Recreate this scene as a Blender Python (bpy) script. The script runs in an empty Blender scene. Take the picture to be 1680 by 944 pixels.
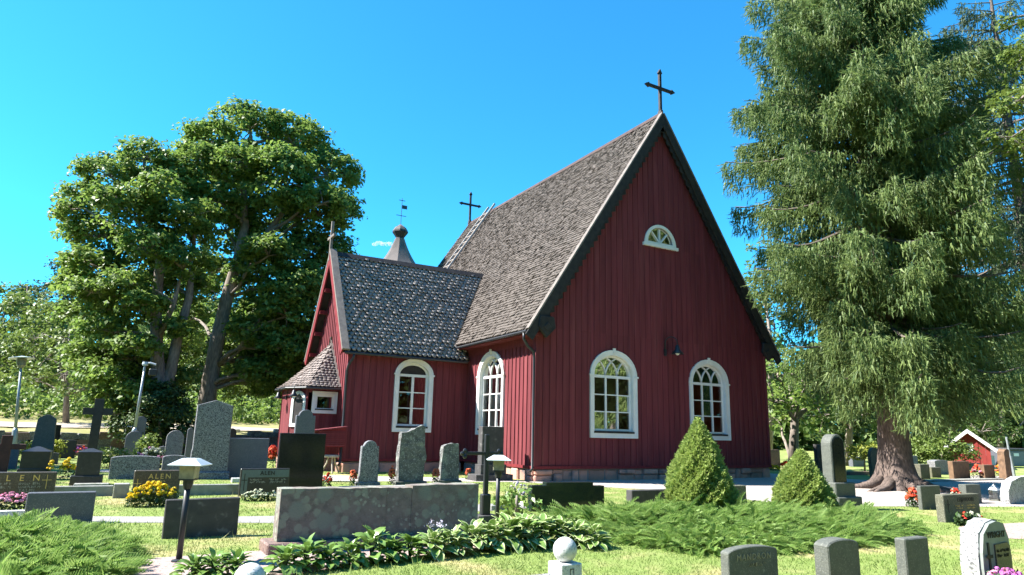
import bpy, bmesh, math, random
import numpy as np
from mathutils import Vector, Matrix
random.seed(7); RNG = np.random.default_rng(11)
sc = bpy.context.scene
COL = sc.collection
# ------------------------------------------------------------------ camera, sky, sun, exposure
CAM = np.array([-12.222, -19.759, 1.608]); YAW, PIT, ROL, FPX = 0.51475, 0.21253, 0.0242, 1096.5
_F = np.array([math.sin(YAW)*math.cos(PIT), math.cos(YAW)*math.cos(PIT), math.sin(PIT)])
_R = np.array([math.cos(YAW), -math.sin(YAW), 0.0]); _U = np.cross(_R, _F)
_c, _s = math.cos(ROL), math.sin(ROL); _R, _U = _c*_R+_s*_U, -_s*_R+_c*_U
cd = bpy.data.cameras.new('camera'); cam = bpy.data.objects.new('camera', cd); COL.objects.link(cam)
cam.matrix_world = Matrix(((_R[0], _U[0], -_F[0], CAM[0]), (_R[1], _U[1], -_F[1], CAM[1]), (_R[2], _U[2], -_F[2], CAM[2]), (0, 0, 0, 1)))
cd.sensor_fit = 'HORIZONTAL'; cd.sensor_width = 36.0; cd.lens = FPX/1680*36.0; cd.clip_start = 0.1; cd.clip_end = 3000
sc.camera = cam
SUN = np.array([-1.0, 0.46, 1.14]); SUN = SUN/np.linalg.norm(SUN)
w = bpy.data.worlds.new('World'); sc.world = w; w.use_nodes = True
nt = w.node_tree; nt.nodes.clear()
wo = nt.nodes.new('ShaderNodeOutputWorld'); bg = nt.nodes.new('ShaderNodeBackground'); sky = nt.nodes.new('ShaderNodeTexSky')
sky.sky_type = 'NISHITA'; sky.sun_disc = False; sky.sun_elevation = math.asin(SUN[2]); sky.sun_rotation = math.atan2(SUN[0], SUN[1])
sky.air_density = 1.0; sky.dust_density = 0.05; sky.ozone_density = 2.0; sky.altitude = 0
hs = nt.nodes.new('ShaderNodeMix'); hs.data_type = 'RGBA'; hs.blend_type = 'MULTIPLY'; hs.inputs[0].default_value = 1.0; hs.inputs[7].default_value = (.125, .595, .80, 1)
nt.links.new(sky.outputs[0], hs.inputs[6]); nt.links.new(hs.outputs[2], bg.inputs['Color'])
bg.inputs['Strength'].default_value = 0.11
nt.links.new(bg.outputs[0], wo.inputs['Surface'])
ld = bpy.data.lights.new('sun', 'SUN'); ld.energy = 4.3; ld.angle = math.radians(0.53); ld.color = (1.0, 0.965, 0.90)
lo = bpy.data.objects.new('sun', ld); COL.objects.link(lo)
lo.rotation_euler = Vector(SUN).to_track_quat('Z', 'Y').to_euler(); lo.location = (-20, 10, 30)
sc.view_settings.view_transform = 'Standard'; sc.view_settings.look = 'None'; sc.view_settings.gamma = 1; sc.view_settings.exposure = 2.0
sc.render.engine = 'CYCLES'; sc.cycles.max_bounces = 8; sc.cycles.transparent_max_bounces = 12; sc.cycles.use_denoising = True
sc.cycles.caustics_reflective = False; sc.cycles.caustics_refractive = False
# ------------------------------------------------------------------ helpers: where a point of the place stands
def ray(u, v): return _F+_R*(u-840)/FPX-_U*(v-472)/FPX
def G(u, v, z=0.0):
    d = ray(u, v); return CAM+d*(z-CAM[2])/d[2]
def onY(u, v, y):
    d = ray(u, v); return CAM+d*(y-CAM[1])/d[1]
def onX(u, v, x):
    d = ray(u, v); return CAM+d*(x-CAM[0])/d[0]
def atD(u, v, D):
    d = ray(u, v); return CAM+d*D/(d[0]*math.sin(YAW)+d[1]*math.cos(YAW))
# ------------------------------------------------------------------ helpers: materials
MATS = {}
def M(name, c1, c2=None, rough=.75, scale=3.0, detail=5, bump=0.0, bscale=30.0, island=0.0, spec=.4, metal=0.0, stretch=None, c3=None, s3=1.0, t3=(.5, .62), speck=None, trans=0.0, coat=0.0, isl2=None):
    m = bpy.data.materials.new(name); m.use_nodes = True; MATS[name] = m
    n = m.node_tree.nodes; l = m.node_tree.links; n.clear()
    out = n.new('ShaderNodeOutputMaterial'); p = n.new('ShaderNodeBsdfPrincipled')
    p.inputs['Roughness'].default_value = rough; p.inputs['Metallic'].default_value = metal
    p.inputs['Specular IOR Level'].default_value = spec; p.inputs['Coat Weight'].default_value = coat; p.inputs['Coat Roughness'].default_value = .05
    geo = n.new('ShaderNodeNewGeometry'); vec = geo.outputs['Position']
    if stretch:
        mp = n.new('ShaderNodeMapping'); mp.inputs['Scale'].default_value = stretch; l.new(vec, mp.inputs['Vector']); vec = mp.outputs[0]
    def mix(fac, a, b, bt='MIX'):
        x = n.new('ShaderNodeMix'); x.data_type = 'RGBA'; x.blend_type = bt
        if hasattr(fac, 'links'): l.new(fac, x.inputs[0])
        else: x.inputs[0].default_value = fac
        for val, i in ((a, 6), (b, 7)):
            if hasattr(val, 'links'): l.new(val, x.inputs[i])
            else: x.inputs[i].default_value = (*val, 1)
        return x.outputs[2]
    def ramp(fac, a, b):
        r = n.new('ShaderNodeMapRange'); r.inputs[1].default_value = a; r.inputs[2].default_value = b; l.new(fac, r.inputs[0]); return r.outputs[0]
    def noise(s, d=5, v=None):
        x = n.new('ShaderNodeTexNoise'); x.inputs['Scale'].default_value = s; x.inputs['Detail'].default_value = d; l.new(v or vec, x.inputs['Vector']); return x.outputs['Fac']
    col = c1
    if c2 is not None: col = mix(ramp(noise(scale, detail), .35, .65), c1, c2)
    if isl2 is not None: col = mix(geo.outputs['Random Per Island'], col, isl2)
    if c3 is not None: col = mix(ramp(noise(s3, 6), *t3), col, c3)
    if speck is not None:
        vo = n.new('ShaderNodeTexVoronoi'); vo.inputs['Scale'].default_value = speck[1]; l.new(vec, vo.inputs['Vector'])
        bw = n.new('ShaderNodeSeparateColor'); l.new(vo.outputs['Color'], bw.inputs[0])
        col = mix(ramp(bw.outputs[0], speck[2], speck[2]+.12), col, speck[0])
    if island:
        mr = n.new('ShaderNodeMapRange'); mr.inputs[3].default_value = 1-island; mr.inputs[4].default_value = 1+island; l.new(geo.outputs['Random Per Island'], mr.inputs[0])
        hv = n.new('ShaderNodeHueSaturation'); l.new(mr.outputs[0], hv.inputs['Value'])
        if hasattr(col, 'links'): l.new(col, hv.inputs['Color'])
        else: hv.inputs['Color'].default_value = (*col, 1)
        col = hv.outputs[0]
    if hasattr(col, 'links'): l.new(col, p.inputs['Base Color'])
    else: p.inputs['Base Color'].default_value = (*col, 1)
    if bump:
        b = n.new('ShaderNodeBump'); b.inputs['Strength'].default_value = bump; b.inputs['Distance'].default_value = .02
        l.new(noise(bscale, 8), b.inputs['Height']); l.new(b.outputs[0], p.inputs['Normal'])
    if trans:
        t = n.new('ShaderNodeBsdfTranslucent'); ms = n.new('ShaderNodeMixShader'); ms.inputs[0].default_value = trans
        if hasattr(col, 'links'): l.new(col, t.inputs['Color'])
        else: t.inputs['Color'].default_value = (*col, 1)
        l.new(p.outputs[0], ms.inputs[1]); l.new(t.outputs[0], ms.inputs[2]); l.new(ms.outputs[0], out.inputs['Surface'])
    else: l.new(p.outputs[0], out.inputs['Surface'])
    return m
RED = M('falu_red_wood', (.178, .035, .042), (.134, .026, .032), rough=.8, scale=2.2, stretch=(6, 6, .35), bump=.3, bscale=14, spec=.25, island=.08, c3=(.215, .055, .058), s3=.9, t3=(.52, .80))
def per_object(m, amt=.13):
    n = m.node_tree.nodes; l = m.node_tree.links; p = [x for x in n if x.type == 'BSDF_PRINCIPLED'][0]; src = p.inputs['Base Color'].links[0].from_socket
    oi = n.new('ShaderNodeObjectInfo'); mr = n.new('ShaderNodeMapRange'); mr.inputs[3].default_value = 1-amt; mr.inputs[4].default_value = 1+amt; l.new(oi.outputs['Random'], mr.inputs[0]); h = n.new('ShaderNodeHueSaturation'); l.new(mr.outputs[0], h.inputs['Value']); l.new(src, h.inputs['Color']); l.new(h.outputs[0], p.inputs['Base Color'])
per_object(RED)
REDD = M('dark_red_wood', (.20, .028, .032), (.15, .02, .026), rough=.75, scale=3, stretch=(5, 5, .6), spec=.2)
TAR = M('black_tarred_wood', (.018, .016, .017), (.035, .03, .028), rough=.65, scale=5, bump=.2, bscale=20, spec=.3)
TRIM = M('brown_tarred_wood', (.09, .055, .045), (.05, .035, .032), rough=.8, scale=4, spec=.2)
GREYW = M('weathered_grey_wood', (.21, .18, .158), (.15, .128, .115), rough=.85, scale=5, bump=.2, bscale=25, spec=.2)
WHITE = M('white_paint', (.78, .77, .74), (.70, .69, .66), rough=.5, scale=2.5, bump=.06, bscale=12)
SHG = M('grey_brown_shingle', (.150, .126, .110), (.122, .103, .092), rough=.85, scale=.35, island=.10, isl2=(.138, .117, .104), spec=.15, bump=.2, bscale=30)
SHW = M('tarred_wing_shingle', (.235, .205, .185), (.20, .175, .16), rough=.5, scale=1.0, island=.14, isl2=(.24, .21, .19), spec=.45, bump=.15, bscale=30)
SHP = M('porch_shingle', (.25, .205, .185), (.19, .155, .14), rough=.8, scale=2, island=.25, spec=.2)
SHT = M('tower_shingle', (.13, .105, .092), (.095, .078, .07), rough=.8, scale=2, island=.1)
LADW = M('bleached_ladder_wood', (.40, .35, .31), (.32, .28, .25), rough=.85, scale=6)
IRON = M('black_iron', (.02, .021, .024), rough=.45, spec=.5)
FSTONE = M('red_foundation_granite', (.50, .255, .19), (.33, .20, .16), rough=.9, scale=2.5, island=.3, bump=.5, bscale=18, c3=(.13, .12, .12), s3=2.2, t3=(.55, .7))
per_object(FSTONE, .3)
MORTAR = M('mortar', (.22, .2, .185), rough=.95, bump=.4, bscale=30)
def glass(name, tint=(.9, .93, .92)):
    m = bpy.data.materials.new(name); m.use_nodes = True; n = m.node_tree.nodes; l = m.node_tree.links; n.clear()
    out = n.new('ShaderNodeOutputMaterial'); g = n.new('ShaderNodeBsdfGlossy'); g.inputs['Roughness'].default_value = .01
    t = n.new('ShaderNodeBsdfTransparent'); t.inputs['Color'].default_value = (*tint, 1)
    f = n.new('ShaderNodeFresnel'); f.inputs['IOR'].default_value = 1.9
    ms = n.new('ShaderNodeMixShader'); l.new(f.outputs[0], ms.inputs[0]); l.new(t.outputs[0], ms.inputs[1]); l.new(g.outputs[0], ms.inputs[2]); l.new(ms.outputs[0], out.inputs['Surface'])
    return m
GLASS = glass('window_glass')
def emit(name, c, s):
    m = bpy.data.materials.new(name); m.use_nodes = True; n = m.node_tree.nodes; l = m.node_tree.links; n.clear()
    out = n.new('ShaderNodeOutputMaterial'); e = n.new('ShaderNodeEmission'); e.inputs[0].default_value = (*c, 1); e.inputs[1].default_value = s; l.new(e.outputs[0], out.inputs['Surface']); return m
WARM = emit('warm_lamp_glow', (1, .62, .22), 9)
CURT = M('pale_curtain', (.55, .53, .52), rough=.9)
GRAN = {
 'grey': M('grey_granite', (.25, .25, .255), (.18, .18, .185), rough=.8, scale=14, speck=((.075, .075, .08), 70, .70), bump=.35, bscale=60, c3=(.33, .33, .28), s3=2.5, t3=(.60, .75)),
 'coarse': M('coarse_grey_granite', (.27, .275, .29), (.17, .17, .185), rough=.82, scale=16, speck=((.06, .06, .07), 62, .60), bump=.4, bscale=45),
 'slate': M('slate_blue_granite', (.105, .110, .130), (.09, .095, .115), rough=.55, scale=8, speck=((.18, .18, .2), 120, .8)),
 'dark': M('dark_lichen_granite', (.05, .047, .048), (.07, .066, .063), rough=.75, scale=7, c3=(.17, .165, .155), s3=7, t3=(.60, .74), bump=.3, bscale=40),
 'black': M('black_polished_granite', (.012, .013, .015), (.018, .019, .021), rough=.10, scale=30, spec=.22),
 'blackm': M('black_honed_granite', (.022, .022, .024), (.035, .034, .034), rough=.35, scale=10, spec=.5, c3=(.12, .12, .12), s3=9, t3=(.66, .8)),
 'brown': M('brown_granite', (.085, .066, .05), (.055, .044, .036), rough=.4, scale=22, speck=((.16, .13, .1), 110, .8), spec=.5),
 'green': M('green_polished_granite', (.014, .022, .017), (.02, .03, .024), rough=.10, scale=30, spec=.3),
 'olive': M('olive_granite', (.12, .115, .075), (.085, .085, .06), rough=.7, scale=9, speck=((.2, .19, .14), 80, .8), bump=.25, bscale=50),
 'dgrey': M('dark_grey_granite', (.105, .11, .092), (.08, .085, .072), rough=.7, scale=8, speck=((.14, .145, .12), 90, .78), bump=.3, bscale=50, c3=(.20, .21, .18), s3=9, t3=(.70, .76)),
 'rough': M('rough_hewn_granite', (.16, .155, .15), (.085, .083, .082), rough=.9, scale=5, speck=((.30, .30, .29), 40, .82), bump=.8, bscale=22, c3=(.27, .28, .24), s3=3, t3=(.58, .7)),
 'pale': M('pale_natural_granite', (.42, .42, .40), (.31, .31, .30), rough=.85, scale=10, speck=((.14, .14, .14), 45, .72), bump=.6, bscale=30),
 'red': M('red_granite', (.19, .12, .10), (.12, .085, .075), rough=.8, scale=10, bump=.4, bscale=40, speck=((.28, .2, .17), 60, .8)),
 'rust': M('rust_brown_stone', (.20, .12, .07), (.13, .08, .05), rough=.85, scale=6, bump=.4, bscale=30),
 'white': M('white_granite', (.62, .62, .60), (.53, .53, .51), rough=.7, scale=20, speck=((.35, .35, .35), 90, .8), bump=.2, bscale=60),
 'wood': M('red_brown_wood', (.095, .035, .028), (.07, .025, .02), rough=.6, scale=8),
}
GOLD = M('gold_lettering', (.75, .50, .16), rough=.4, metal=.0, spec=.5)
DARKL = M('dark_lettering', (.015, .015, .015), rough=.6)
PALEL = M('pale_lettering', (.34, .33, .30), rough=.7)
TEAL = M('pale_teal_panel', (.115, .15, .155), (.10, .13, .135), rough=.4, scale=20)
MAPLE = M('maple_leaf', (.130, .225, .042), (.100, .185, .036), rough=.5, scale=.6, isl2=(.225, .305, .062), spec=.4, trans=.50)
MAPLE2 = M('light_leaf', (.125, .19, .034), (.095, .155, .030), rough=.5, scale=.5, isl2=(.175, .23, .05), spec=.4, trans=.35)
FAR = M('far_leaf', (.115, .18, .045), (.085, .145, .04), rough=.6, scale=.4, isl2=(.16, .225, .06), spec=.3, trans=.4)
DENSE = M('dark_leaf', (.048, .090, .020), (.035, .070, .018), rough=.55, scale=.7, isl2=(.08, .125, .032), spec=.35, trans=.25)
NEEDLE = M('spruce_needles', (.105, .172, .050), (.048, .095, .036), rough=.55, scale=1.3, isl2=(.215, .275, .085), spec=.3, trans=.40)
NEEDLED = M('dark_spruce_needles', (.050, .080, .032), (.04, .065, .03), rough=.6, scale=.5, isl2=(.085, .115, .045), spec=.3, trans=.2)
PINE = M('pine_needles', (.055, .085, .035), (.04, .065, .03), rough=.6, scale=.5, isl2=(.075, .105, .045), spec=.3, trans=.2)
THUJA = M('dwarf_spruce_needles', (.29, .385, .085), (.24, .33, .072), rough=.6, scale=2, isl2=(.38, .46, .14), spec=.3, trans=.45)
JUNI = M('juniper_needles', (.205, .335, .072), (.15, .27, .060), rough=.55, scale=1.6, isl2=(.31, .42, .12), spec=.35, trans=.48)
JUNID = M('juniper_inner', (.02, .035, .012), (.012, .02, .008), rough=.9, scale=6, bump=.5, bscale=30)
HOSTA = M('hosta_leaf', (.175, .285, .06), (.14, .235, .052), rough=.33, scale=3, spec=.5, trans=.2, island=.1)
HOSTAE = M('hosta_leaf_edge', (.48, .54, .26), rough=.4, spec=.45, trans=.2)
GRASSB = M('grass_blade', (.185, .275, .062), (.22, .28, .08), rough=.6, scale=.7, isl2=(.15, .225, .048), spec=.25, trans=.25, c3=(.42, .365, .17), s3=.8, t3=(.50, .68))
LAWN = M('lawn_ground', (.175, .235, .06), (.21, .25, .078), rough=.9, scale=1.6, detail=8, bump=.8, bscale=45, c3=(.37, .315, .15), s3=.8, t3=(.50, .68), spec=.1)
DRY = M('dry_bank_ground', (.22, .22, .085), (.30, .26, .13), rough=.95, scale=.7, bump=.5, bscale=12, spec=.1)
SAND = M('pale_sand', (.42, .36, .285), (.36, .31, .245), rough=.95, scale=.8, bump=.3, bscale=20, spec=.1)
GRAVEL = M('gravel', (.41, .36, .325), (.35, .31, .28), rough=.95, scale=5, detail=8, speck=((.30, .26, .23), 38, .78), bump=.6, bscale=60, spec=.15)
GREYG = M('grey_gravel', (.30, .285, .275), (.25, .24, .23), rough=.95, scale=5, detail=8, speck=((.22, .21, .20), 38, .75), bump=.6, bscale=60, spec=.15)
PINKG = M('pink_gravel', (.40, .305, .27), (.33, .25, .225), rough=.95, scale=6, detail=8, speck=((.24, .18, .16), 45, .78), bump=.7, bscale=70, spec=.15)
CONC = M('kerb_concrete', (.30, .295, .27), (.22, .22, .20), rough=.9, scale=6, bump=.4, bscale=40, c3=(.16, .17, .12), s3=3, t3=(.55, .7))
BARKM = M('maple_bark', (.30, .25, .21), (.16, .135, .112), rough=.95, scale=5, stretch=(2.5, 2.5, .6), bump=1, bscale=7)
BARKS = M('spruce_bark', (.17, .125, .105), (.085, .065, .055), rough=.95, scale=6, stretch=(3, 3, .9), bump=1, bscale=9, c3=(.25, .2, .18), s3=5, t3=(.6, .75))
TWIG = M('grey_twig', (.13, .105, .085), rough=.95)
GALV = M('galvanised_steel', (.36, .40, .43), (.30, .34, .37), rough=.45, metal=.3, scale=3, spec=.5)
LCAP = M('pale_lamp_cap', (.50, .57, .60), (.42, .49, .53), rough=.4, scale=6, spec=.5)
LGLASS = M('frosted_lamp_glass', (.30, .28, .20), (.20, .185, .14), rough=.25, scale=14, spec=.5)
GREENM = M('teal_painted_metal', (.015, .10, .10), rough=.5)
FLOW = {k: M(k+'_petal', c, c2, rough=.6, scale=30, trans=.15, island=.15) for k, c, c2 in (
 ('yellow', (.85, .66, .02), (.82, .56, .012)), ('pink', (.75, .25, .42), (.80, .50, .60)), ('red', (.62, .03, .02), (.70, .10, .03)), ('white', (.72, .72, .58), (.62, .64, .45)), ('orange', (.70, .14, .05), (.72, .22, .10)), ('magenta', (.50, .10, .42), (.62, .22, .55)), ('lilac', (.60, .55, .66), (.5, .46, .56)))}
LEAFG = M('bedding_leaf', (.055, .10, .03), (.035, .07, .022), rough=.55, scale=9, trans=.2, island=.25)
YLEAF = M('golden_leaf', (.28, .30, .04), (.20, .25, .04), rough=.55, scale=5, trans=.3, island=.2)
def lichen_wall():
    m = M('lichen_granite', (.21, .175, .15), (.14, .12, .105), rough=.9, scale=9, bump=.7, bscale=40, speck=((.20, .17, .15), 60, .8))
    n = m.node_tree.nodes; l = m.node_tree.links
    p = [x for x in n if x.type == 'BSDF_PRINCIPLED'][0]; src = p.inputs['Base Color'].links[0].from_socket
    geo = [x for x in n if x.type == 'NEW_GEOMETRY'][0]
    for k, (s, c, lo_, hi_, off) in enumerate(((7.5, (.24, .255, .195), .36, .52, 0), (4.2, (.20, .215, .175), .38, .56, 3.7), (14, (.30, .31, .245), .24, .36, 9.1))):
        mp = n.new('ShaderNodeMapping'); mp.inputs['Location'].default_value = (off, off, off); l.new(geo.outputs['Position'], mp.inputs['Vector'])
        nz = n.new('ShaderNodeTexNoise'); nz.inputs['Scale'].default_value = 20; l.new(mp.outputs[0], nz.inputs['Vector'])
        ad = n.new('ShaderNodeVectorMath'); ad.operation = 'MULTIPLY_ADD'; ad.inputs[1].default_value = (.04, .04, .04); l.new(nz.outputs['Color'], ad.inputs[0]); l.new(mp.outputs[0], ad.inputs[2])
        vo = n.new('ShaderNodeTexVoronoi'); vo.inputs['Scale'].default_value = s; l.new(ad.outputs[0], vo.inputs['Vector'])
        r = n.new('ShaderNodeMapRange'); r.inputs[1].default_value = hi_; r.inputs[2].default_value = lo_; l.new(vo.outputs['Distance'], r.inputs[0])
        sp = n.new('ShaderNodeSeparateColor'); l.new(vo.outputs['Color'], sp.inputs[0])
        th = n.new('ShaderNodeMath'); th.operation = 'GREATER_THAN'; th.inputs[1].default_value = .35; l.new(sp.outputs[0], th.inputs[0])
        mu = n.new('ShaderNodeMath'); mu.operation = 'MULTIPLY'; l.new(r.outputs[0], mu.inputs[0]); l.new(th.outputs[0], mu.inputs[1])
        big = n.new('ShaderNodeTexNoise'); big.inputs['Scale'].default_value = 1.3; l.new(mp.outputs[0], big.inputs['Vector'])
        br = n.new('ShaderNodeMapRange'); br.inputs[1].default_value = .42; br.inputs[2].default_value = .58; l.new(big.outputs['Fac'], br.inputs[0])
        m2 = n.new('ShaderNodeMath'); m2.operation = 'MULTIPLY'; l.new(mu.outputs[0], m2.inputs[0]); l.new(br.outputs[0], m2.inputs[1])
        x = n.new('ShaderNodeMix'); x.data_type = 'RGBA'; l.new(m2.outputs[0], x.inputs[0]); l.new(src, x.inputs[6]); x.inputs[7].default_value = (*c, 1); src = x.outputs[2]
    l.new(src, p.inputs['Base Color']); return m
LICHEN = lichen_wall()
# ------------------------------------------------------------------ helpers: meshes and objects
def tag(o, label=None, cat=None, group=None, kind=None):
    if label: o['label'] = label
    if cat: o['category'] = cat
    if group: o['group'] = group
    if kind: o['kind'] = kind
    return o
def link(name, me, mat=None, parent=None, loc=None, rotz=0.0):
    o = bpy.data.objects.new(name, me); COL.objects.link(o)
    if mat is not None and me is not None and not me.materials: me.materials.append(mat)
    if parent is not None: o.parent = parent
    if loc is not None: o.location = loc
    if rotz: o.rotation_euler = (0, 0, rotz)
    return o
def thing(name, label, cat, loc=(0, 0, 0), rotz=0.0, group=None):
    return tag(link(name, None, loc=tuple(float(t) for t in loc), rotz=rotz), label, cat, group)
def npmesh(name, V, F, smooth=False):
    V = np.asarray(V, np.float32); F = np.asarray(F, np.int32); k = F.shape[1]
    me = bpy.data.meshes.new(name); me.vertices.add(len(V)); me.vertices.foreach_set('co', V.ravel())
    me.loops.add(F.size); me.loops.foreach_set('vertex_index', F.ravel())
    me.polygons.add(len(F)); me.polygons.foreach_set('loop_start', np.arange(0, F.size, k, dtype=np.int32))
    if smooth: me.polygons.foreach_set('use_smooth', np.ones(len(F), bool))
    me.update(calc_edges=True); return me
class MB:
    def __init__(s): s.v = []; s.f = []
    def add(s, v, f):
        b = len(s.v); s.v += [tuple(float(c) for c in p) for p in v]; s.f += [tuple(i+b for i in q) for q in f]; return s
    def box(s, x0, y0, z0, x1, y1, z1):
        return s.add([(x0, y0, z0), (x1, y0, z0), (x1, y1, z0), (x0, y1, z0), (x0, y0, z1), (x1, y0, z1), (x1, y1, z1), (x0, y1, z1)],
                     [(3, 2, 1, 0), (4, 5, 6, 7), (0, 1, 5, 4), (1, 2, 6, 5), (2, 3, 7, 6), (3, 0, 4, 7)])
    def prism(s, pts, d0, d1, fr):      # outline pts (a,z), extruded from d0 to d1; fr(a,z,d)->xyz
        n = len(pts); v = [fr(a, z, d0) for a, z in pts]+[fr(a, z, d1) for a, z in pts]
        return s.add(v, [tuple(range(n)), tuple(range(2*n-1, n-1, -1))]+[(i, i+n, (i+1) % n+n, (i+1) % n) for i in range(n)])
    def ring(s, A, B, d0, d1, fr):      # closed band between outlines A (outer) and B (inner)
        n = len(A); v = [fr(*p, d0) for p in A]+[fr(*p, d0) for p in B]+[fr(*p, d1) for p in A]+[fr(*p, d1) for p in B]
        f = []
        for i in range(n):
            j = (i+1) % n
            f += [(i, j, n+j, n+i), (2*n+j, 2*n+i, 3*n+i, 3*n+j), (i, 2*n+i, 2*n+j, j), (n+j, 3*n+j, 3*n+i, n+i)]
        return s.add(v, f)
    def tube(s, pts, r, k=8, cap=True):
        pts = [Vector(p) for p in pts]; n = len(pts); rr = r if hasattr(r, '__len__') else [r]*n
        v = []; ref = None
        for i, p in enumerate(pts):
            t = (pts[min(i+1, n-1)]-pts[max(i-1, 0)]).normalized()
            if ref is None: ref = Vector((1, 0, 0)) if abs(t.x) < .8 else Vector((0, 1, 0))
            a = (ref-t*ref.dot(t)).normalized(); b = t.cross(a); ref = a
            for j in range(k):
                q = 2*math.pi*j/k; v.append(p+(a*math.cos(q)+b*math.sin(q))*rr[i])
        f = [(i*k+j, i*k+(j+1) % k, (i+1)*k+(j+1) % k, (i+1)*k+j) for i in range(n-1) for j in range(k)]
        if cap: f += [tuple(range(k-1, -1, -1)), tuple((n-1)*k+j for j in range(k))]
        return s.add(v, f)
    def lathe(s, prof, k=16, c=(0, 0), ph=0.0):
        v = [(c[0]+r*math.cos(ph+2*math.pi*j/k), c[1]+r*math.sin(ph+2*math.pi*j/k), z) for r, z in prof for j in range(k)]
        n = len(prof); f = [(i*k+j, i*k+(j+1) % k, (i+1)*k+(j+1) % k, (i+1)*k+j) for i in range(n-1) for j in range(k)]
        f += [tuple(range(k-1, -1, -1)), tuple((n-1)*k+j for j in range(k))]
        return s.add(v, f)
    def mesh(s, name, bevel=0.0, smooth=False, seg=1):
        me = bpy.data.meshes.new(name)
        bm = bmesh.new(); vs = [bm.verts.new(p) for p in s.v]
        for q in s.f:
            try: bm.faces.new([vs[i] for i in q])
            except ValueError: pass
        bmesh.ops.recalc_face_normals(bm, faces=bm.faces)
        if bevel:
            es = [e for e in bm.edges if len(e.link_faces) == 2 and e.calc_face_angle(0) > .5]
            bmesh.ops.bevel(bm, geom=es, offset=bevel, segments=seg, affect='EDGES', clamp_overlap=True)
        if smooth:
            for fc in bm.faces: fc.smooth = True
        bm.to_mesh(me); bm.free(); return me
    def build(s, name, mat, parent=None, bevel=0.0, smooth=False, loc=None, seg=1):
        return link(name, s.mesh(name, bevel, smooth, seg), mat, parent, loc)
def Fxz(a, z, d): return (a, d, z)
# ------------------------------------------------------------------ ground, paths, bank
def sheet(name, pts, z, mat, kind='structure'):
    me = bpy.data.meshes.new(name); bm = bmesh.new(); f = bm.faces.new([bm.verts.new((p[0], p[1], z)) for p in pts])
    bm.normal_update()
    if f.normal.z < 0: f.normal_flip()
    bmesh.ops.triangulate(bm, faces=bm.faces); bm.to_mesh(me); bm.free()
    return tag(link(name, me, mat), kind=kind)
def xs_grid():
    a = list(np.arange(-40, 41, 2.0)); e = [46, 55, 70, 100, 150, 250, 400, 700, 1200]
    return np.array([-t for t in e[::-1]]+a+e)
gx = xs_grid(); XX, YY = np.meshgrid(gx, gx, indexing='ij'); n_ = len(gx)
ZZ = np.where(np.hypot(XX, YY) > 60, (np.hypot(XX, YY)-60)*.012, 0.0)
V_ = np.stack([XX, YY, ZZ], -1).reshape(-1, 3); I_ = np.arange(n_*n_).reshape(n_, n_)
F_ = np.stack([I_[:-1, :-1], I_[1:, :-1], I_[1:, 1:], I_[:-1, 1:]], -1).reshape(-1, 4)
tag(link('lawn', npmesh('lawn', V_, F_), LAWN), kind='structure')
def smooth_poly(P, n=6, closed=True):
    P = [np.array(p[:2], float) for p in P]; out = []; m = len(P)
    for i in range(m):
        p0, p1, p2, p3 = P[(i-1) % m], P[i], P[(i+1) % m], P[(i+2) % m]
        for k in range(n):
            t = k/n; out.append(.5*((2*p1)+(-p0+p2)*t+(2*p0-5*p1+4*p2-p3)*t*t+(-p0+3*p1-3*p2+p3)*t**3))
    return out
gravel_pts = [(-.3, -.7), (1.0, -2.6), (2.1, -4.1), (2.3, -6.9), (2.9, -8.7), (4.6, -9.2), (6.6, -9.9), (9.5, -10.6), (14, -10.2), (19, -8.5), (25, -4.5), (26, -1.0), (20, -2.8), (16, -3.6), (14.5, -1.0), (14, 6), (13.5, 18), (11.6, 18), (11.4, 6), (11.2, .3), (5.5, .3), (.3, .3)]
PATHS = {}
PATHS['gravel_yard'] = smooth_poly(gravel_pts, 4)
PATHS['side_path'] = smooth_poly([(-6.5, 1.5), (-3.2, .6), (-.9, -.1), (-.35, -.5), (-.4, .9), (-2.5, 2.3), (-5.2, 3.6), (-8.0, 5.2), (-12, 8.0), (-12.6, 6.6), (-8.5, 3.2)], 4)
PATHS['cross_path'] = smooth_poly([(-14.5, -4.9), (-12.5, -5.6), (-9.6, -6.5), (-7.0, -6.1), (-4.6, -5.8), (-3.9, -6.1), (-4.4, -6.9), (-6.5, -7.1), (-9.2, -7.9), (-9.9, -7.4), (-12.4, -6.5), (-14.6, -5.9)], 4)
PATHS['pink_path'] = smooth_poly([(-12.6, -9.9), (-11.6, -10.1), (-10.3, -10.05), (-8.9, -10.25), (-7.2, -10.2), (-7.2, -11.0), (-9.2, -11.3), (-10.8, -12.0), (-12.0, -13.0), (-12.6, -12.0)], 4)
PATHS['right_path'] = smooth_poly([(1.2, -13.15), (2.2, -12.2), (4.2, -12.3), (7, -12.6), (12, -12.9), (12, -14.4), (6, -14.2), (2.4, -13.9)], 4)
for k_, mt_ in (('gravel_yard', GRAVEL), ('side_path', GRAVEL), ('cross_path', GREYG), ('pink_path', PINKG), ('right_path', PINKG)):
    sheet(k_, PATHS[k_], .005, mt_)
def inside(poly, X, Y):
    P = np.array(poly); r = np.zeros(X.shape, bool); m = len(P); j = m-1
    for i in range(m):
        c = ((P[i, 1] > Y) != (P[j, 1] > Y)) & (X < (P[j, 0]-P[i, 0])*(Y-P[i, 1])/(P[j, 1]-P[i, 1]+1e-12)+P[i, 0]); r ^= c; j = i
    return r
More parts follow.
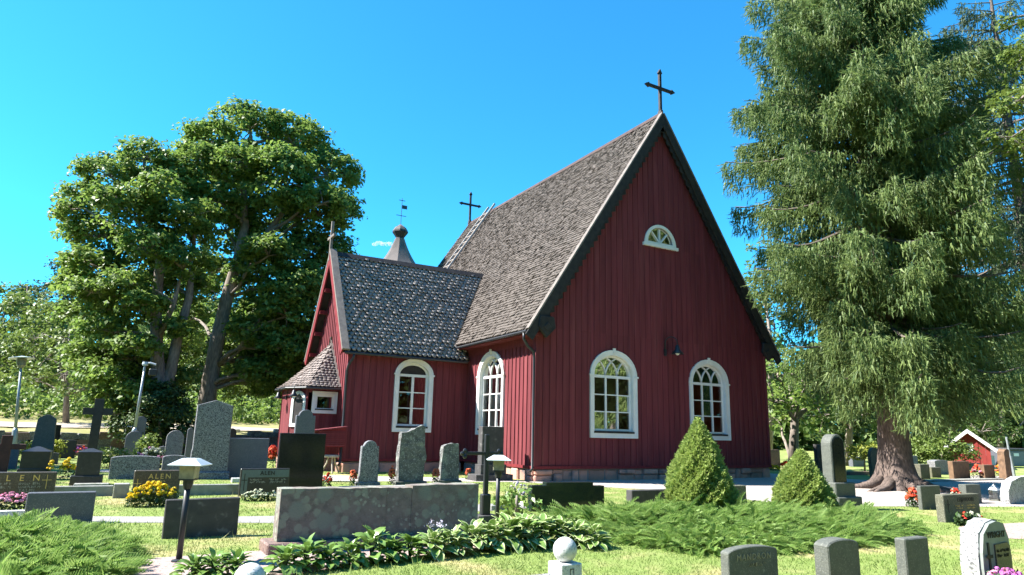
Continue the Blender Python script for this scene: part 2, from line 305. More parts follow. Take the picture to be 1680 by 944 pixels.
# the raised bank behind its retaining wall (far side of the churchyard)
W0 = np.array([-40.0, 16.6]); W1 = np.array([4.0, 25.2]); WD = (W1-W0)/np.linalg.norm(W1-W0); WN = np.array([-WD[1], WD[0]])
def bank_z(s, d):
    L = np.linalg.norm(W1-W0); e = np.clip((L+14-s)/14, 0, 1)
    return (1.0+.055*np.minimum(d, 40)+.02*np.maximum(d-40, 0))*(e*e*(3-2*e))-.02
ss = np.concatenate([np.linspace(-80, 0, 20)[:-1], np.linspace(0, 60, 61)]); ds = np.concatenate([np.linspace(.3, 30, 40), np.linspace(34, 200, 20)])
S_, D_ = np.meshgrid(ss, ds, indexing='ij')
Vb = np.stack([W0[0]+WD[0]*S_+WN[0]*D_, W0[1]+WD[1]*S_+WN[1]*D_, bank_z(S_, D_)+RNG.normal(0, .025, S_.shape)], -1).reshape(-1, 3)
I_ = np.arange(Vb.shape[0]).reshape(S_.shape); F_ = np.stack([I_[:-1, :-1], I_[1:, :-1], I_[1:, 1:], I_[:-1, 1:]], -1).reshape(-1, 4)
tag(link('hill', npmesh('hill', Vb, F_, True), DRY), kind='structure')
def bank_strip(name, mat, s0, s1, f0, f1, dz):
    sv = np.linspace(s0, s1, 50); V = []; F = []
    for i, s in enumerate(sv):
        for k in range(6):
            d = f0(s)+(f1(s)-f0(s))*k/5; V.append((W0[0]+WD[0]*s+WN[0]*d, W0[1]+WD[1]*s+WN[1]*d, float(bank_z(np.array(s), np.array(d)))+dz))
    for i in range(49):
        for k in range(5): F.append((i*6+k, (i+1)*6+k, (i+1)*6+k+1, i*6+k+1))
    tag(link(name, npmesh(name, V, F, True), mat), kind='structure')
bank_strip('sand_road', SAND, -20, 52, lambda s: 4.2+.5*math.sin(s*.7), lambda s: 11+1.2*math.sin(s*.4+1)-.06*s, .05)
# ------------------------------------------------------------------ church
WG, ZB = 11.5, 0.45                     # gable width, top of the stone footing
EAVE_X, EAVE_Z, RZ, NY0, NY1 = -.55, 5.05, 14.72, -.36, 17.8
XM = WG/2; NS = (RZ-EAVE_Z)/(XM-EAVE_X)
church = thing('church', 'red timber church with steep shingle roof and white arched windows', 'church', (0, 0, 0))
def arch_outline(w, zs, zsh, zt, i=0.0, n=18):
    r = w/2; P = [(i, zs+i), (i, zsh)]
    for k in range(1, n): t = math.pi*k/n; P.append((r-(r-i)*math.cos(t), zsh+(zt-zsh-i)*math.sin(t)))
    return P+[(w-i, zsh), (w-i, zs+i)]
def frame_fn(org, ax, nr, a0=0.0):
    return lambda a, z, d: (org[0]+ax[0]*(a+a0)+nr[0]*d, org[1]+ax[1]*(a+a0)+nr[1]*d, z)
def wall(org, ax, nr, L, ztop, wins=(), seams=(), pitch=.272, battens=True, mat=None, z0=ZB, parent=church):
    mat = mat or RED; fr = frame_fn(org, ax, nr)
    n = max(1, round(L/pitch)); reg = [L*i/n for i in range(n+1)]; br = set(round(t, 4) for t in reg)
    for (a0, w, zs, zsh, zt) in wins: br |= {round(a0+.07, 4), round(a0+w-.07, 4)}
    br = sorted(br); br = [b for i, b in enumerate(br) if i == 0 or b-br[i-1] > .015]
    def hole(a):
        for (a0, w, zs, zsh, zt) in wins:
            t = (a-a0-w/2)/(w/2-.069)
            if abs(t) <= 1.0: return zs+.07, zsh+(zt-zsh-.07)*math.sqrt(max(0, 1-t*t))
        return None
    lv = [z0]+list(seams)+[99]
    for a, b in zip(br[:-1], br[1:]):
        m = (a+b)/2; h = hole(m); e = .002
        for k in range(len(lv)-1):
            off = .003*k+random.uniform(0, .006)
            segs = [(lv[k]+(0 if k == 0 else .003), lv[k]+(0 if k == 0 else .003), lv[k+1], lv[k+1])]
            if h:
                ha = hole(a+.001) or h; hb = hole(b-.001) or h; segs = []
                if lv[k] < h[0]: segs.append((lv[k], lv[k], min(lv[k+1], h[0]), min(lv[k+1], h[0])))
                if lv[k+1] > h[1]: segs.append((max(lv[k], ha[1]), max(lv[k], hb[1]), lv[k+1], lv[k+1]))
            for za, zb, ta, tb in segs:
                ta = min(ta, ztop(a)); tb = min(tb, ztop(b))
                if max(ta-za, tb-zb) < .04: continue
                pts = [(a+e, za), (b-e, zb), (b-e, max(tb, zb+.005)), (a+e, max(ta, za+.005))]
                if a < XM < b and len(wins) > 0 and L > 11 and ta < 90: pts = [(a+e, za), (b-e, zb), (b-e, max(tb, zb+.005)), (a+e, max(ta, za+.005))]
                MB().prism(pts, -.02, .03+off, fr).build('board', mat, parent)
    if battens:
        for a in reg[1:-1]:
            for k in range(len(lv)-1):
                segs = [(lv[k], lv[k+1])]; h = None
                for (a0, w, zs, zsh, zt) in wins:
                    t = (a-a0-w/2)/(w/2)
                    if abs(t) < 1.02: h = (zs+.03, zsh+(zt-zsh)*math.sqrt(max(0, 1-t*t))-.03)
                if h: segs = [(lv[k], min(lv[k+1], h[0])), (max(lv[k], h[1]), lv[k+1])]
                for za, zb in segs:
                    zb = min(zb, ztop(a)-.01)
                    if zb-za < .05: continue
                    w_ = .024+random.uniform(-.003, .003)
                    MB().prism([(a-w_, za), (a+w_, za), (a+w_, zb), (a-w_, zb)], .038, .062+.003*k, fr).build('batten', mat, parent)
def polystrip(mb, P, w_, d0, d1, fr):    # flat bar of width w_ along a polyline in the wall plane
    n = len(P); A = []; B = []
    for i in range(n):
        p, q = P[max(i-1, 0)], P[min(i+1, n-1)]; dx, dz = q[0]-p[0], q[1]-p[1]; L = math.hypot(dx, dz) or 1
        A.append((P[i][0]-dz/L*w_/2, P[i][1]+dx/L*w_/2)); B.append((P[i][0]+dz/L*w_/2, P[i][1]-dx/L*w_/2))
    mb.prism(A+B[::-1], d0, d1, fr)
def arched_window(org, ax, nr, a0, w, zs, zsh, zt, cols=3, rows=3, cas=.185, tracery=True, key=True, lunette=False, curtain=False):
    fr = frame_fn(org, ax, nr, a0)
    A = arch_outline(w, zs, zsh, zt, 0); B = arch_outline(w, zs, zsh, zt, cas)
    mb = MB(); mb.ring(A, B, .0, .085, fr); mb.ring(arch_outline(w, zs, zsh, zt, cas-.03), arch_outline(w, zs, zsh, zt, cas+.012), -.2, .055, fr)
    mb.ring(arch_outline(w, zs, zsh, zt, .0), arch_outline(w, zs, zsh, zt, .045), .084, .105, fr)
    mb.prism([(-.045, zsh-.03), (.0+cas*.6, zsh-.03), (cas*.6, zsh+.035), (-.045, zsh+.035)], .08, .125, fr)
    mb.prism([(w-cas*.6, zsh-.03), (w+.045, zsh-.03), (w+.045, zsh+.035), (w-cas*.6, zsh+.035)], .08, .125, fr)
    win = mb.build('window', WHITE, church)
    if key: MB().prism([(w/2-.045, zt-.12), (w/2+.045, zt-.12), (w/2+.06, zt+.07), (w/2-.06, zt+.07)], .086, .13, fr).build('keystone', WHITE, win)
    MB().prism([(cas-.02, zs+cas-.015), (w-cas+.02, zs+cas-.015), (w-cas+.02, zs+cas+.05), (cas-.02, zs+cas+.05)], -.15, .10, fr).build('sill', TAR, win)
    i0 = cas+.012; i1 = cas+.085
    s = MB(); s.ring(arch_outline(w, zs+.05, zsh, zt, i0), arch_outline(w, zs+.05, zsh, zt, i1), -.13, -.07, fr)
    x0, x1 = i1, w-i1; zlo = zs+.05+i1; ztr = zsh-.02
    s.prism([(i0, ztr-.05), (w-i0, ztr-.05), (w-i0, ztr+.05), (i0, ztr+.05)], -.125, -.055, fr); s.build('sash', WHITE, win)
    mt = .075 if cols == 3 else .10
    for c in range(1, cols):
        x = x0+(x1-x0)*c/cols; MB().prism([(x-mt/2, zlo-.01), (x+mt/2, zlo-.01), (x+mt/2, ztr-.048), (x-mt/2, ztr-.048)], -.122, -.06, fr).build('mullion', WHITE, win)
    for r in range(1, rows):
        z = zlo+(ztr-.05-zlo)*r/rows; MB().prism([(x0-.01, z-.02), (x1+.01, z-.02), (x1+.01, z+.02), (x0-.01, z+.02)], -.118, -.068, fr).build('glazing_bar', WHITE, win)
    for c in range(cols):
        for r in range(rows):
            xa, xb = x0+(x1-x0)*c/cols, x0+(x1-x0)*(c+1)/cols; za, zb = zlo+(ztr-.05-zlo)*r/rows, zlo+(ztr-.05-zlo)*(r+1)/rows
            t1, t2 = random.uniform(-.004, .004), random.uniform(-.004, .004)
            o = MB(); o.add([fr(xa, za, -.1+t1), fr(xb, za, -.1-t1), fr(xb, zb, -.1+t2), fr(xa, zb, -.1-t2)], [(0, 1, 2, 3)]); o.build('pane', GLASS, win)
    ar = [(x, z) for x, z in arch_outline(w, zs, zsh, zt, i1-.02) if z >= zsh-1e-6]
    if lunette:
        MB().prism(ar, -.12, -.09, fr).build('lunette_panel', TAR, win)
        for k in range(1, 6):
            x = x0+(x1-x0)*k/6; t = (x-w/2)/(w/2-i1); zz = zsh+(zt-zsh-i1)*math.sqrt(1-t*t)
            MB().prism([(x-.006, zsh+.05), (x+.006, zsh+.05), (x+.006, zz), (x-.006, zz)], -.092, -.082, fr).build('lunette_batten', TAR, win)
    else:
        o = MB(); o.add([fr(x, z, -.1) for x, z in ar], [tuple(range(len(ar)))]); o.build('pane', GLASS, win)
    if tracery:
        rr = w/2-i1; hh = zt-zsh-i1; bay = (x1-x0)/cols
        for sgn in (-1, 1):
            for k in (1, 2):
                P = []
                for j in range(0, 25):
                    t = math.pi*j/24*.5*1.35; x = w/2+sgn*(bay*k-rr*math.cos(t)); z = zsh+hh*1.05*math.sin(t)
                    if ((x-w/2)/rr)**2+((z-zsh)/hh)**2 <= 1.02: P.append((x, z))
                if len(P) > 2:
                    t_ = MB(); polystrip(t_, P, .042, -.122, -.064, fr); t_.build('tracery_bar', WHITE, win)
    if curtain:
        for xa, xb in ((cas, w*.5-.03), (w*.5+.03, w-cas)):
            o = MB(); n = 14; v = [];
            for k in range(n+1):
                x = xa+(xb-xa)*k/n; d = -.42+.03*math.sin(k*2.3); v += [fr(x, zs+.2, d), fr(x, zsh+.2, d)]
            o.add(v, [(2*k, 2*k+2, 2*k+3, 2*k+1) for k in range(n)]); o.build('curtain', CURT, win)
    return win
gw = (2.24, 2.17, 1.47, 3.70, 4.66)
gwins = [gw, (WG-2.24-2.17,)+gw[1:], (XM-.86, 1.72, 9.0, 9.16, 9.98)]
nave_top = lambda a: RZ-.42-NS*abs(a-XM)
wall((0, 0), (1, 0), (0, -1), WG, nave_top, gwins, seams=(5.25, 9.05))
for g in gwins[:2]: arched_window((0, 0), (1, 0), (0, -1), *g)
# half-moon gable window
fr = frame_fn((0, 0), (1, 0), (0, -1), XM-.83)
def moon(i, n=20): return [(.83-(.83-i)*math.cos(math.pi*k/n), 9.09+i*.6+(.86-i*1.3)*math.sin(math.pi*k/n)) for k in range(n+1)]
mb = MB(); mb.ring(moon(0), moon(.17), .03, .10, fr); mb.prism([(-.08, 8.99), (1.74, 8.99), (1.74, 9.11), (-.08, 9.11)], .03, .14, fr)
mw = mb.build('attic_window', WHITE, church)
o = MB(); o.add([fr(x, z, .0) for x, z in moon(.15)], [tuple(range(21))]); o.build('pane', GLASS, mw)
for ang in (50, 90, 130):
    t_ = MB(); c_, s_ = math.cos(math.radians(ang)), math.sin(math.radians(ang)); polystrip(t_, [(.83, 9.17), (.83+.64*c_, 9.17+.60*s_)], .05, .0, .05, fr); t_.build('glazing_bar', WHITE, mw)
# nave side walls, rear
NL = NY1-.4
side_org = (0, NL); wall(side_org, (0, -1), (-1, 0), NL, lambda a: EAVE_Z+.55, [(NL-3.25-1.085,)+gw[1:]], seams=())
arched_window(side_org, (0, -1), (-1, 0), NL-3.25-1.085, *gw[1:], curtain=True)
MB().box(-.075, .02, 4.62, -.066, NL-.3, 5.3).build('frieze_board', RED, church)
wall((WG, 0), (0, 1), (1, 0), NL, lambda a: EAVE_Z+.55, [], pitch=.6, battens=False)
wall((WG, NL), (-1, 0), (0, 1), WG, nave_top, [], pitch=.6, battens=False)
# wing
WX, WY, WR, WRZ, WEY, WEZ = -5.01, 5.42, 8.05, 8.80, 5.08, 4.42
WB = 2*WR-WY; WS = (WRZ-WEZ)/(WR-WEY)
wing_top = lambda a: WRZ-.30-WS*abs(a-(WR-WY))
wall((WX, WY), (1, 0), (0, -1), -WX, lambda a: WEZ+.25, [(1.83, 1.62, 1.50, 3.72, 4.36)])
arched_window((WX, WY), (1, 0), (0, -1), 1.83, 1.62, 1.50, 3.72, 4.36, cols=2, rows=3, cas=.17, tracery=False, key=False, lunette=True)
wall((WX, WB), (0, -1), (-1, 0), WB-WY, wing_top, [])
wall((0, WB), (-1, 0), (0, 1), -WX, lambda a: WEZ+.25, [], pitch=.6, battens=False)
# corner boards, water table
for (x, y, dx, dy) in ((0, 0, -.055, -.055), (WX, WY, -.05, -.05), (WG, 0, .055, -.055)):
    MB().box(min(x-.0, x+dx)-.028, min(y, y+dy)-.028, ZB, max(x, x+dx)+(.11 if dx < 0 else .028), max(y, y+dy)+.11, EAVE_Z+.0 if y == 0 else WEZ).build('corner_board', RED, church)
for bx in ((-.10, -.10, WG+.10, -.066), (-.10, -.066, -.066, WY), (WX-.09, WY-.09, -.1, WY-.066)):
    MB().box(bx[0], bx[1], ZB-.05, bx[2], bx[3], ZB+.05).build('water_table', REDD, church)
# footing stones
def footing(org, ax, nr, L, z1, depth=.32, hmin=-.25):
    fr_ = frame_fn(org, ax, nr); a = 0
    MB().prism([(.05, hmin), (L-.05, hmin), (L-.05, z1), (.05, z1)], -.4, .0, fr_).build('footing_core', MORTAR, church)
    while a < L-.1:
        w_ = min(random.choice((.3, .4, .55, .75, 1.0, 1.45)), L-a)
        if L-a-w_ < .3: w_ = L-a
        j = lambda s=.055: random.uniform(-s, s)
        zs = [(hmin, z1-.03)]
        if random.random() < .5: m_ = z1*random.uniform(.35, .6); zs = [(hmin, m_), (m_+.015, z1-.03)]
        for q0, q1 in zs:
            b = MB(); P = [(a+.02, q0), (a+w_*.5+j(), q0), (a+w_-.02, q0), (a+w_-.025+j(.02), (q0+q1)/2+j()), (a+w_-.03+j(.02), q1), (a+w_*.5+j(), q1+j(.015)), (a+.03+j(.02), q1), (a+.02+j(.02), (q0+q1)/2+j())]
            b.prism(P, -.1, .03+random.uniform(0, .11), fr_); b.build('footing_stone', FSTONE, church, bevel=.04)
        a += w_
footing((-.06, 0), (1, 0), (0, -1), WG+.12, ZB-.05); footing((0, WY), (0, -1), (-1, 0), WY, ZB-.05); footing((WX, WY), (1, 0), (0, -1), -WX-.15, ZB-.08)
footing((WX, WB), (0, -1), (-1, 0), WB-WY, ZB-.08); footing((WG, 0), (0, 1), (1, 0), 4, ZB-.05)
MB().box(.4, .4, .02, WG-.4, NL-.3, .12).build('floor', TRIM, church); MB().box(WX+.3, WY+.3, .02, .3, WB-.3, .11).build('floor', TRIM, church)
# roofs ---------------------------------------------------------------
def shingles(org, e1, e2, nr, L, H, w_=.145, ex=.17, keep=None, lift=.042, thick=.02, jit=.008, tail=.34):
    e1, e2, nr, org = (np.array(t, float) for t in (e1, e2, nr, org))
    rows = int(H/ex); cols = int(L/w_)+2; T = []
    t0 = np.array([[-.48, 1.25, 0], [.48, 1.25, 0], [.48, tail, 1], [.2, 0, 1], [-.2, 0, 1], [-.48, tail, 1]])
    R, Cc = np.meshgrid(np.arange(rows+1), np.arange(cols), indexing='ij'); R = R.ravel(); Cc = Cc.ravel()
    s = (Cc+.5*(R % 2))*w_+RNG.normal(0, .005, R.shape); t = R*ex+RNG.normal(0, jit, R.shape); ok = (s > 0.03) & (s < L-.03) & (t < H-.03)
    cen = org+np.outer(s, e1)+np.outer(t, e2)
    if keep is not None: ok &= keep(cen)
    s, t = s[ok], t[ok]; n = len(s); wv = w_*(1+RNG.normal(0, .04, n)); lv = lift*(1+RNG.normal(0, .22, n)); tw = RNG.normal(0, .006, n)
    S = s[:, None]+t0[None, :, 0]*wv[:, None]; Tt = np.minimum(t[:, None]+t0[None, :, 1]*ex*1.15, H+.02); N = .006+t0[None, :, 2]*lv[:, None]*(1-t0[None, :, 1]*.5)+tw[:, None]*t0[None, :, 0]*2
    up = org+S[..., None]*e1+Tt[..., None]*e2+N[..., None]*nr
    dn = up-nr*(thick)
    V = np.concatenate([up, dn[:, [2, 3, 4, 5]]], 1).reshape(-1, 3)       # 10 verts each
    b = (np.arange(n)*10)[:, None]
    Q = np.concatenate([b+np.array([[0, 1, 2, 5]]), b+np.array([[5, 2, 3, 4]]), b+np.array([[2, 6, 7, 3]]), b+np.array([[3, 7, 8, 4]]), b+np.array([[4, 8, 9, 5]]), b+np.array([[1, 6, 2, 2]])[:, [0, 1, 2, 2]]], 0)
    Q = Q[:5*n]
    T3 = np.concatenate([b+np.array([[1, 6, 2]]), b+np.array([[0, 5, 9]])], 0)
    return V, Q
def lit(v): v = np.array(v, float); return v/np.linalg.norm(v)
e_up = lit((XM-EAVE_X, 0, RZ-EAVE_Z)); SLH = math.hypot(XM-EAVE_X, RZ-EAVE_Z)
nl = lit((-(RZ-EAVE_Z), 0, XM-EAVE_X))
def slab(a, b, c, d, nrm, th): # four corners, thickness below
    a, b, c, d, nrm = (np.array(t, float) for t in (a, b, c, d, nrm)); m = MB(); v = [a, b, c, d]+[p-nrm*th for p in (a, b, c, d)]
    return m.add(v, [(0, 1, 2, 3), (7, 6, 5, 4), (0, 4, 5, 1), (1, 5, 6, 2), (2, 6, 7, 3), (3, 7, 4, 0)])
nr_ = nl*np.array([-1, 1, 1])
rf = slab((EAVE_X, NY0, EAVE_Z), (EAVE_X, NY1, EAVE_Z), (XM, NY1, RZ), (XM, NY0, RZ), nl, .10).build('roof', TRIM, church)
slab((2*XM-EAVE_X, NY0, EAVE_Z), (2*XM-EAVE_X, NY1, EAVE_Z), (XM, NY1, RZ), (XM, NY0, RZ), nr_, .10).build('roof', TRIM, church)
def under_wing(c): # hidden inside the wing roof
    zw = WRZ-WS*np.abs(c[:, 1]-WR); return ~((c[:, 2] < zw-.05) & (c[:, 0] < 4))
V, Q = shingles((EAVE_X, NY1, EAVE_Z), (0, -1, 0), e_up, nl, NY1-NY0, SLH, keep=under_wing, w_=.13, ex=.15, tail=.10, thick=.05, lift=.058, jit=.002)
o = link('nave_shingles', npmesh('nave_shingles', V, Q), SHG, rf); o['kind'] = 'stuff'
V, Q = shingles((2*XM-EAVE_X, NY0, EAVE_Z), (0, 1, 0), e_up*np.array([-1, 1, 1]), nr_, NY1-NY0, SLH, w_=.4, ex=.34)
o = link('far_shingles', npmesh('far_shingles', V, Q), SHG, rf); o['kind'] = 'stuff'
# verge boards and barge boards of the nave
for sg in (-1, 1):
    ex_ = lambda t: (XM+sg*(XM-EAVE_X)*t); ez_ = lambda t: RZ+(EAVE_Z-RZ)*t
    n2 = np.array([sg*(RZ-EAVE_Z), XM-EAVE_X])/SLH
    def band(off0, off1, t0, t1): # band parallel to the rake, offsets measured along the roof normal
        return [(ex_(t0)+n2[0]*off0, ez_(t0)+n2[1]*off0), (ex_(t1)+n2[0]*off0, ez_(t1)+n2[1]*off0), (ex_(t1)+n2[0]*off1, ez_(t1)+n2[1]*off1), (ex_(t0)+n2[0]*off1, ez_(t0)+n2[1]*off1)]
    for yy, dr in ((NY0, -1), (NY1, 1)):
        P = band(.03, -.31, 0, 1.02); P[3] = (XM, RZ-.31/n2[1]*1.0); P[0] = (XM, RZ+.03/n2[1])
        MB().prism(P, yy+dr*.005, yy+dr*.065, Fxz).build('bargeboard', TAR, church)
        if yy == NY0:
            MB().prism(band(.075, .02, 0, 1.0), yy-.085, yy+.12, Fxz).build('verge_board', GREYW, church)
            m = MB(); n = 34
            for k in range(n):
                ta, tb = .035+.93*k/n, .035+.93*(k+1)/n; tm = (ta+tb)/2
                m.prism([(ex_(ta)-n2[0]*.28, ez_(ta)-n2[1]*.28), (ex_(tb)-n2[0]*.28, ez_(tb)-n2[1]*.28), (ex_(tb)-n2[0]*.38, ez_(tb)-n2[1]*.38), (ex_(tm)-n2[0]*.50, ez_(tm)-n2[1]*.50), (ex_(ta)-n2[0]*.38, ez_(ta)-n2[1]*.38)], yy+.03, yy+.055, Fxz)
            m.build('scalloped_trim', TAR, church)
            cx, cz = ex_(.955)-n2[0]*.48, ez_(.955)-n2[1]*.48
            b = MB(); b.prism([(cx-.36, cz-.05), (cx+.02*sg, cz-.42), (cx+.36, cz-.05), (cx+.28, cz+.34), (cx-.28, cz+.34)], yy-.115, yy+.02, Fxz)
            blk = b.build('carved_block', TAR, church, bevel=.02)
            MB().prism([(cx-.17, cz-.04), (cx, cz-.21), (cx+.17, cz-.04), (cx, cz+.13)], yy-.145, yy-.11, Fxz).build('carved_diamond', TAR, blk, bevel=.015)
            P = band(-.10, -.13, .03, 1.0); MB().prism(P, yy+.06, -.03, Fxz).build('soffit', TAR, church)
MB().prism([(XM-.16, RZ-.12), (XM, RZ+.13), (XM+.16, RZ-.12), (XM, RZ+.03)], NY0-.03, NY1+.03, Fxz).build('ridge_board', TRIM, church)
# eave boards and gutters
MB().tube([(EAVE_X-.05, NY0+.05, EAVE_Z-.06), (EAVE_X-.05, WEY+.2, EAVE_Z-.11)], .055, 8).build('gutter', IRON, church)
MB().box(EAVE_X+.03, NY0+.1, EAVE_Z-.16, -.07, NL, EAVE_Z-.11).build('soffit', RED, church)
def downpipe(P, r=.05):
    MB().tube(P, r, 8).build('downpipe', IRON, church, smooth=True)
downpipe([(EAVE_X-.05, -.12, EAVE_Z-.10), (EAVE_X-.05, -.12, EAVE_Z-.3), (EAVE_X+.12, -.12, EAVE_Z-.55), (-.19, -.12, EAVE_Z-.72), (-.17, -.12, EAVE_Z-.95), (-.17, -.12, ZB-.02), (-.26, -.13, ZB-.12)])
# wing roof
nw = lit((0, -(WRZ-WEZ), WR-WEY)); eu = lit((0, WR-WEY, WRZ-WEZ)); WH = math.hypot(WR-WEY, WRZ-WEZ)
WX0 = WX-.36; vx = EAVE_X+(WRZ-EAVE_Z)/NS+.3
def in_nave(c): return c[:, 2] > EAVE_Z+NS*(c[:, 0]-EAVE_X)-.06
wr = MB(); 
xe = EAVE_X+.45
wr = slab((WX0, WEY, WEZ), (xe, WEY, WEZ), (vx, WR, WRZ), (WX0, WR, WRZ), nw, .09).build('wing_roof', TAR, church)
slab((WX0, 2*WR-WEY, WEZ), (xe, 2*WR-WEY, WEZ), (vx, WR, WRZ), (WX0, WR, WRZ), nw*np.array([1, -1, 1]), .09).build('wing_roof', TAR, church)
V, Q = shingles((WX0, WEY, WEZ), (1, 0, 0), eu, nw, vx-WX0, WH, w_=.205, ex=.19, lift=.085, thick=.045, tail=.62, keep=lambda c: in_nave(c) | (c[:, 0] < EAVE_X+.35) & (c[:, 2] < EAVE_Z+.1), jit=.006)
o = link('wing_shingles', npmesh('wing_shingles', V, Q), SHW, wr); o['kind'] = 'stuff'
for sg in (-1, 1):
    fy = lambda t: WR+sg*(WR-WEY)*t; fz = lambda t: WRZ+(WEZ-WRZ)*t
    n2 = np.array([sg*(WRZ-WEZ), WR-WEY])/WH
    Fyz = lambda a, z, d: (d, a, z)
    P = [(WR, WRZ+.05/n2[1]), (fy(1.0)+n2[0]*.05, fz(1.0)+n2[1]*.05), (fy(1.0)-n2[0]*.24, fz(1.0)-n2[1]*.24), (WR, WRZ-.24/n2[1])]
    MB().prism(P, WX0-.06, WX0-.002, Fyz).build('bargeboard', REDD, church)
    P = [(WR, WRZ+.15/n2[1]), (fy(1.0)+n2[0]*.15, fz(1.0)+n2[1]*.15), (fy(1.0)+n2[0]*.055, fz(1.0)+n2[1]*.055), (WR, WRZ+.055/n2[1])]
    MB().prism(P, WX0-.07, WX0+.21, Fyz).build('verge_board', GREYW, church)
    for t in (.25, .45, .65, .85):
        MB().box(WX0, fy(t)-.06-sg*.12, fz(t)-.42, WX-.02, fy(t)+.06-sg*.12, fz(t)-.26).build('purlin_end', REDD, church)
MB().prism([(WR-.16, WRZ-.06), (WR, WRZ+.17), (WR+.16, WRZ-.06), (WR, WRZ+.05)], WX0+.2, vx, lambda a, z, d: (d, a, z)).build('ridge_board', TAR, church)
MB().tube([(WX0+.05, WEY-.05, WEZ-.05), (EAVE_X+.35, WEY-.05, WEZ-.07)], .055, 8).build('gutter', IRON, church)
downpipe([(WX+.05, WEY-.05, WEZ-.08), (WX+.05, WEY-.04, WEZ-.22), (WX-.08, WEY+.12, WEZ-.5), (WX-.10, WY-.14, WEZ-.7), (WX-.10, WY-.14, ZB-.08), (WX-.18, WY-.22, ZB-.2)])
# roof ladder
def roof_pt(s, y, n=0.0): # s along slope from the eave
    p = np.array((EAVE_X, y, EAVE_Z))+e_up*s+nl*n; return tuple(p)
for y in (14.35, 15.15):
    MB().tube([roof_pt(5.0, y, .22), roof_pt(SLH+.3, y, .22)], .065, 5).build('ladder_rail', LADW, church)
for k in range(13): MB().tube([roof_pt(5.4+k*.48, 14.3, .21), roof_pt(5.4+k*.48, 15.2, .21)], .032, 5).build('ladder_rung', LADW, church)
# crosses
def arrow_cross(x, y, z0, h, half, t, axis, mat, tips=True):
    b = MB(); fx = (lambda a, z, d: (x+a, y+d, z)) if axis == 'x' else (lambda a, z, d: (x+d, y+a, z))
    b.prism([(-t, z0), (t, z0), (t, z0+h-(.14 if tips else 0)), (-t, z0+h-(.14 if tips else 0))], -t, t, fx)
    za = z0+h*.60
    b.prism([(-half, za-t), (half, za-t), (half, za+t), (-half, za+t)], -t*.9, t*.9, fx)
    if tips:
        for c, dx, dz in ((0, 0, 1), (-half, -1, 0), (half, 1, 0)):
            px, pz = (c, z0+h-.14) if dz else (c, za); q = .11
            P = [(px-q, pz), (px+q, pz), (px, pz+.2)] if dz else [(px, pz-q), (px+dx*.2, pz), (px, pz+q)]
            b.prism(P, -t, t, fx)
        b.prism([(-.1, z0-.05), (.1, z0-.05), (.05, z0+.22), (-.05, z0+.22)], -.1, .1, fx)
    return b.build('roof_cross', mat, church)
arrow_cross(XM+.06, -.2, RZ+.02, 2.08, .62, .055, 'x', TAR); arrow_cross(XM-.05, 17.7, RZ+.02, 2.08, .6, .055, 'x', TAR)
arrow_cross(WX0-.02, WR+.1, WRZ-.25, 1.75, .5, .055, 'y', GREYW, tips=False)
# gable lamp
def gooseneck(p, nx, ny, mat=IRON, s=1.0):
    P = [(p[0], p[1], p[2]-.28*s)]
    for k in range(9):
        t = math.pi*k/8; P.append((p[0]+nx*(.24-.24*math.cos(t))*s, p[1]+ny*(.24-.24*math.cos(t))*s, p[2]+(.12+.24*math.sin(t))*s))
    q = (p[0]+nx*.48*s, p[1]+ny*.48*s, p[2]-.06*s); P.append(q)
    l_ = MB().tube(P, .022*s, 6).build('wall_lamp', mat, church, smooth=True)
    MB().lathe([(.03*s, q[2]+.10*s), (.07*s, q[2]+.06*s), (.11*s, q[2]-.10*s), (.25*s, q[2]-.26*s), (.245*s, q[2]-.265*s), (.10*s, q[2]-.13*s)], 16, (q[0], q[1])).build('lamp_shade', mat, l_, smooth=True)
    MB().lathe([(.02*s, q[2]-.12*s), (.075*s, q[2]-.19*s), (.08*s, q[2]-.26*s), (.03*s, q[2]-.31*s)], 12, (q[0], q[1])).build('lamp_bulb', WHITE, l_, smooth=True)
    MB().box(p[0]-.05, p[1]-.03, p[2]-.38*s, p[0]+.05, p[1]+.03, p[2]-.12*s).build('lamp_bracket', mat, l_)
gooseneck((5.85, -.09, 5.02), .5, -.87)
# chandeliers seen through the windows
for (x, y, z) in ((3.55, 2.6, 2.95), (8.2, 2.4, 3.0), (-2.9, 7.2, 2.6)):
    l_ = MB().tube([(x, y, z), (x, y, z+2.5)], .012, 5).build('chandelier_rod', TRIM, church)
    m = MB()
    for k in range(6):
        a = k*math.pi/3; m.lathe([(.02, z-.04), (.05, z), (.02, z+.07)], 6, (x+.22*math.cos(a), y+.22*math.sin(a)))
    m.build('chandelier_bulbs', WARM, l_)
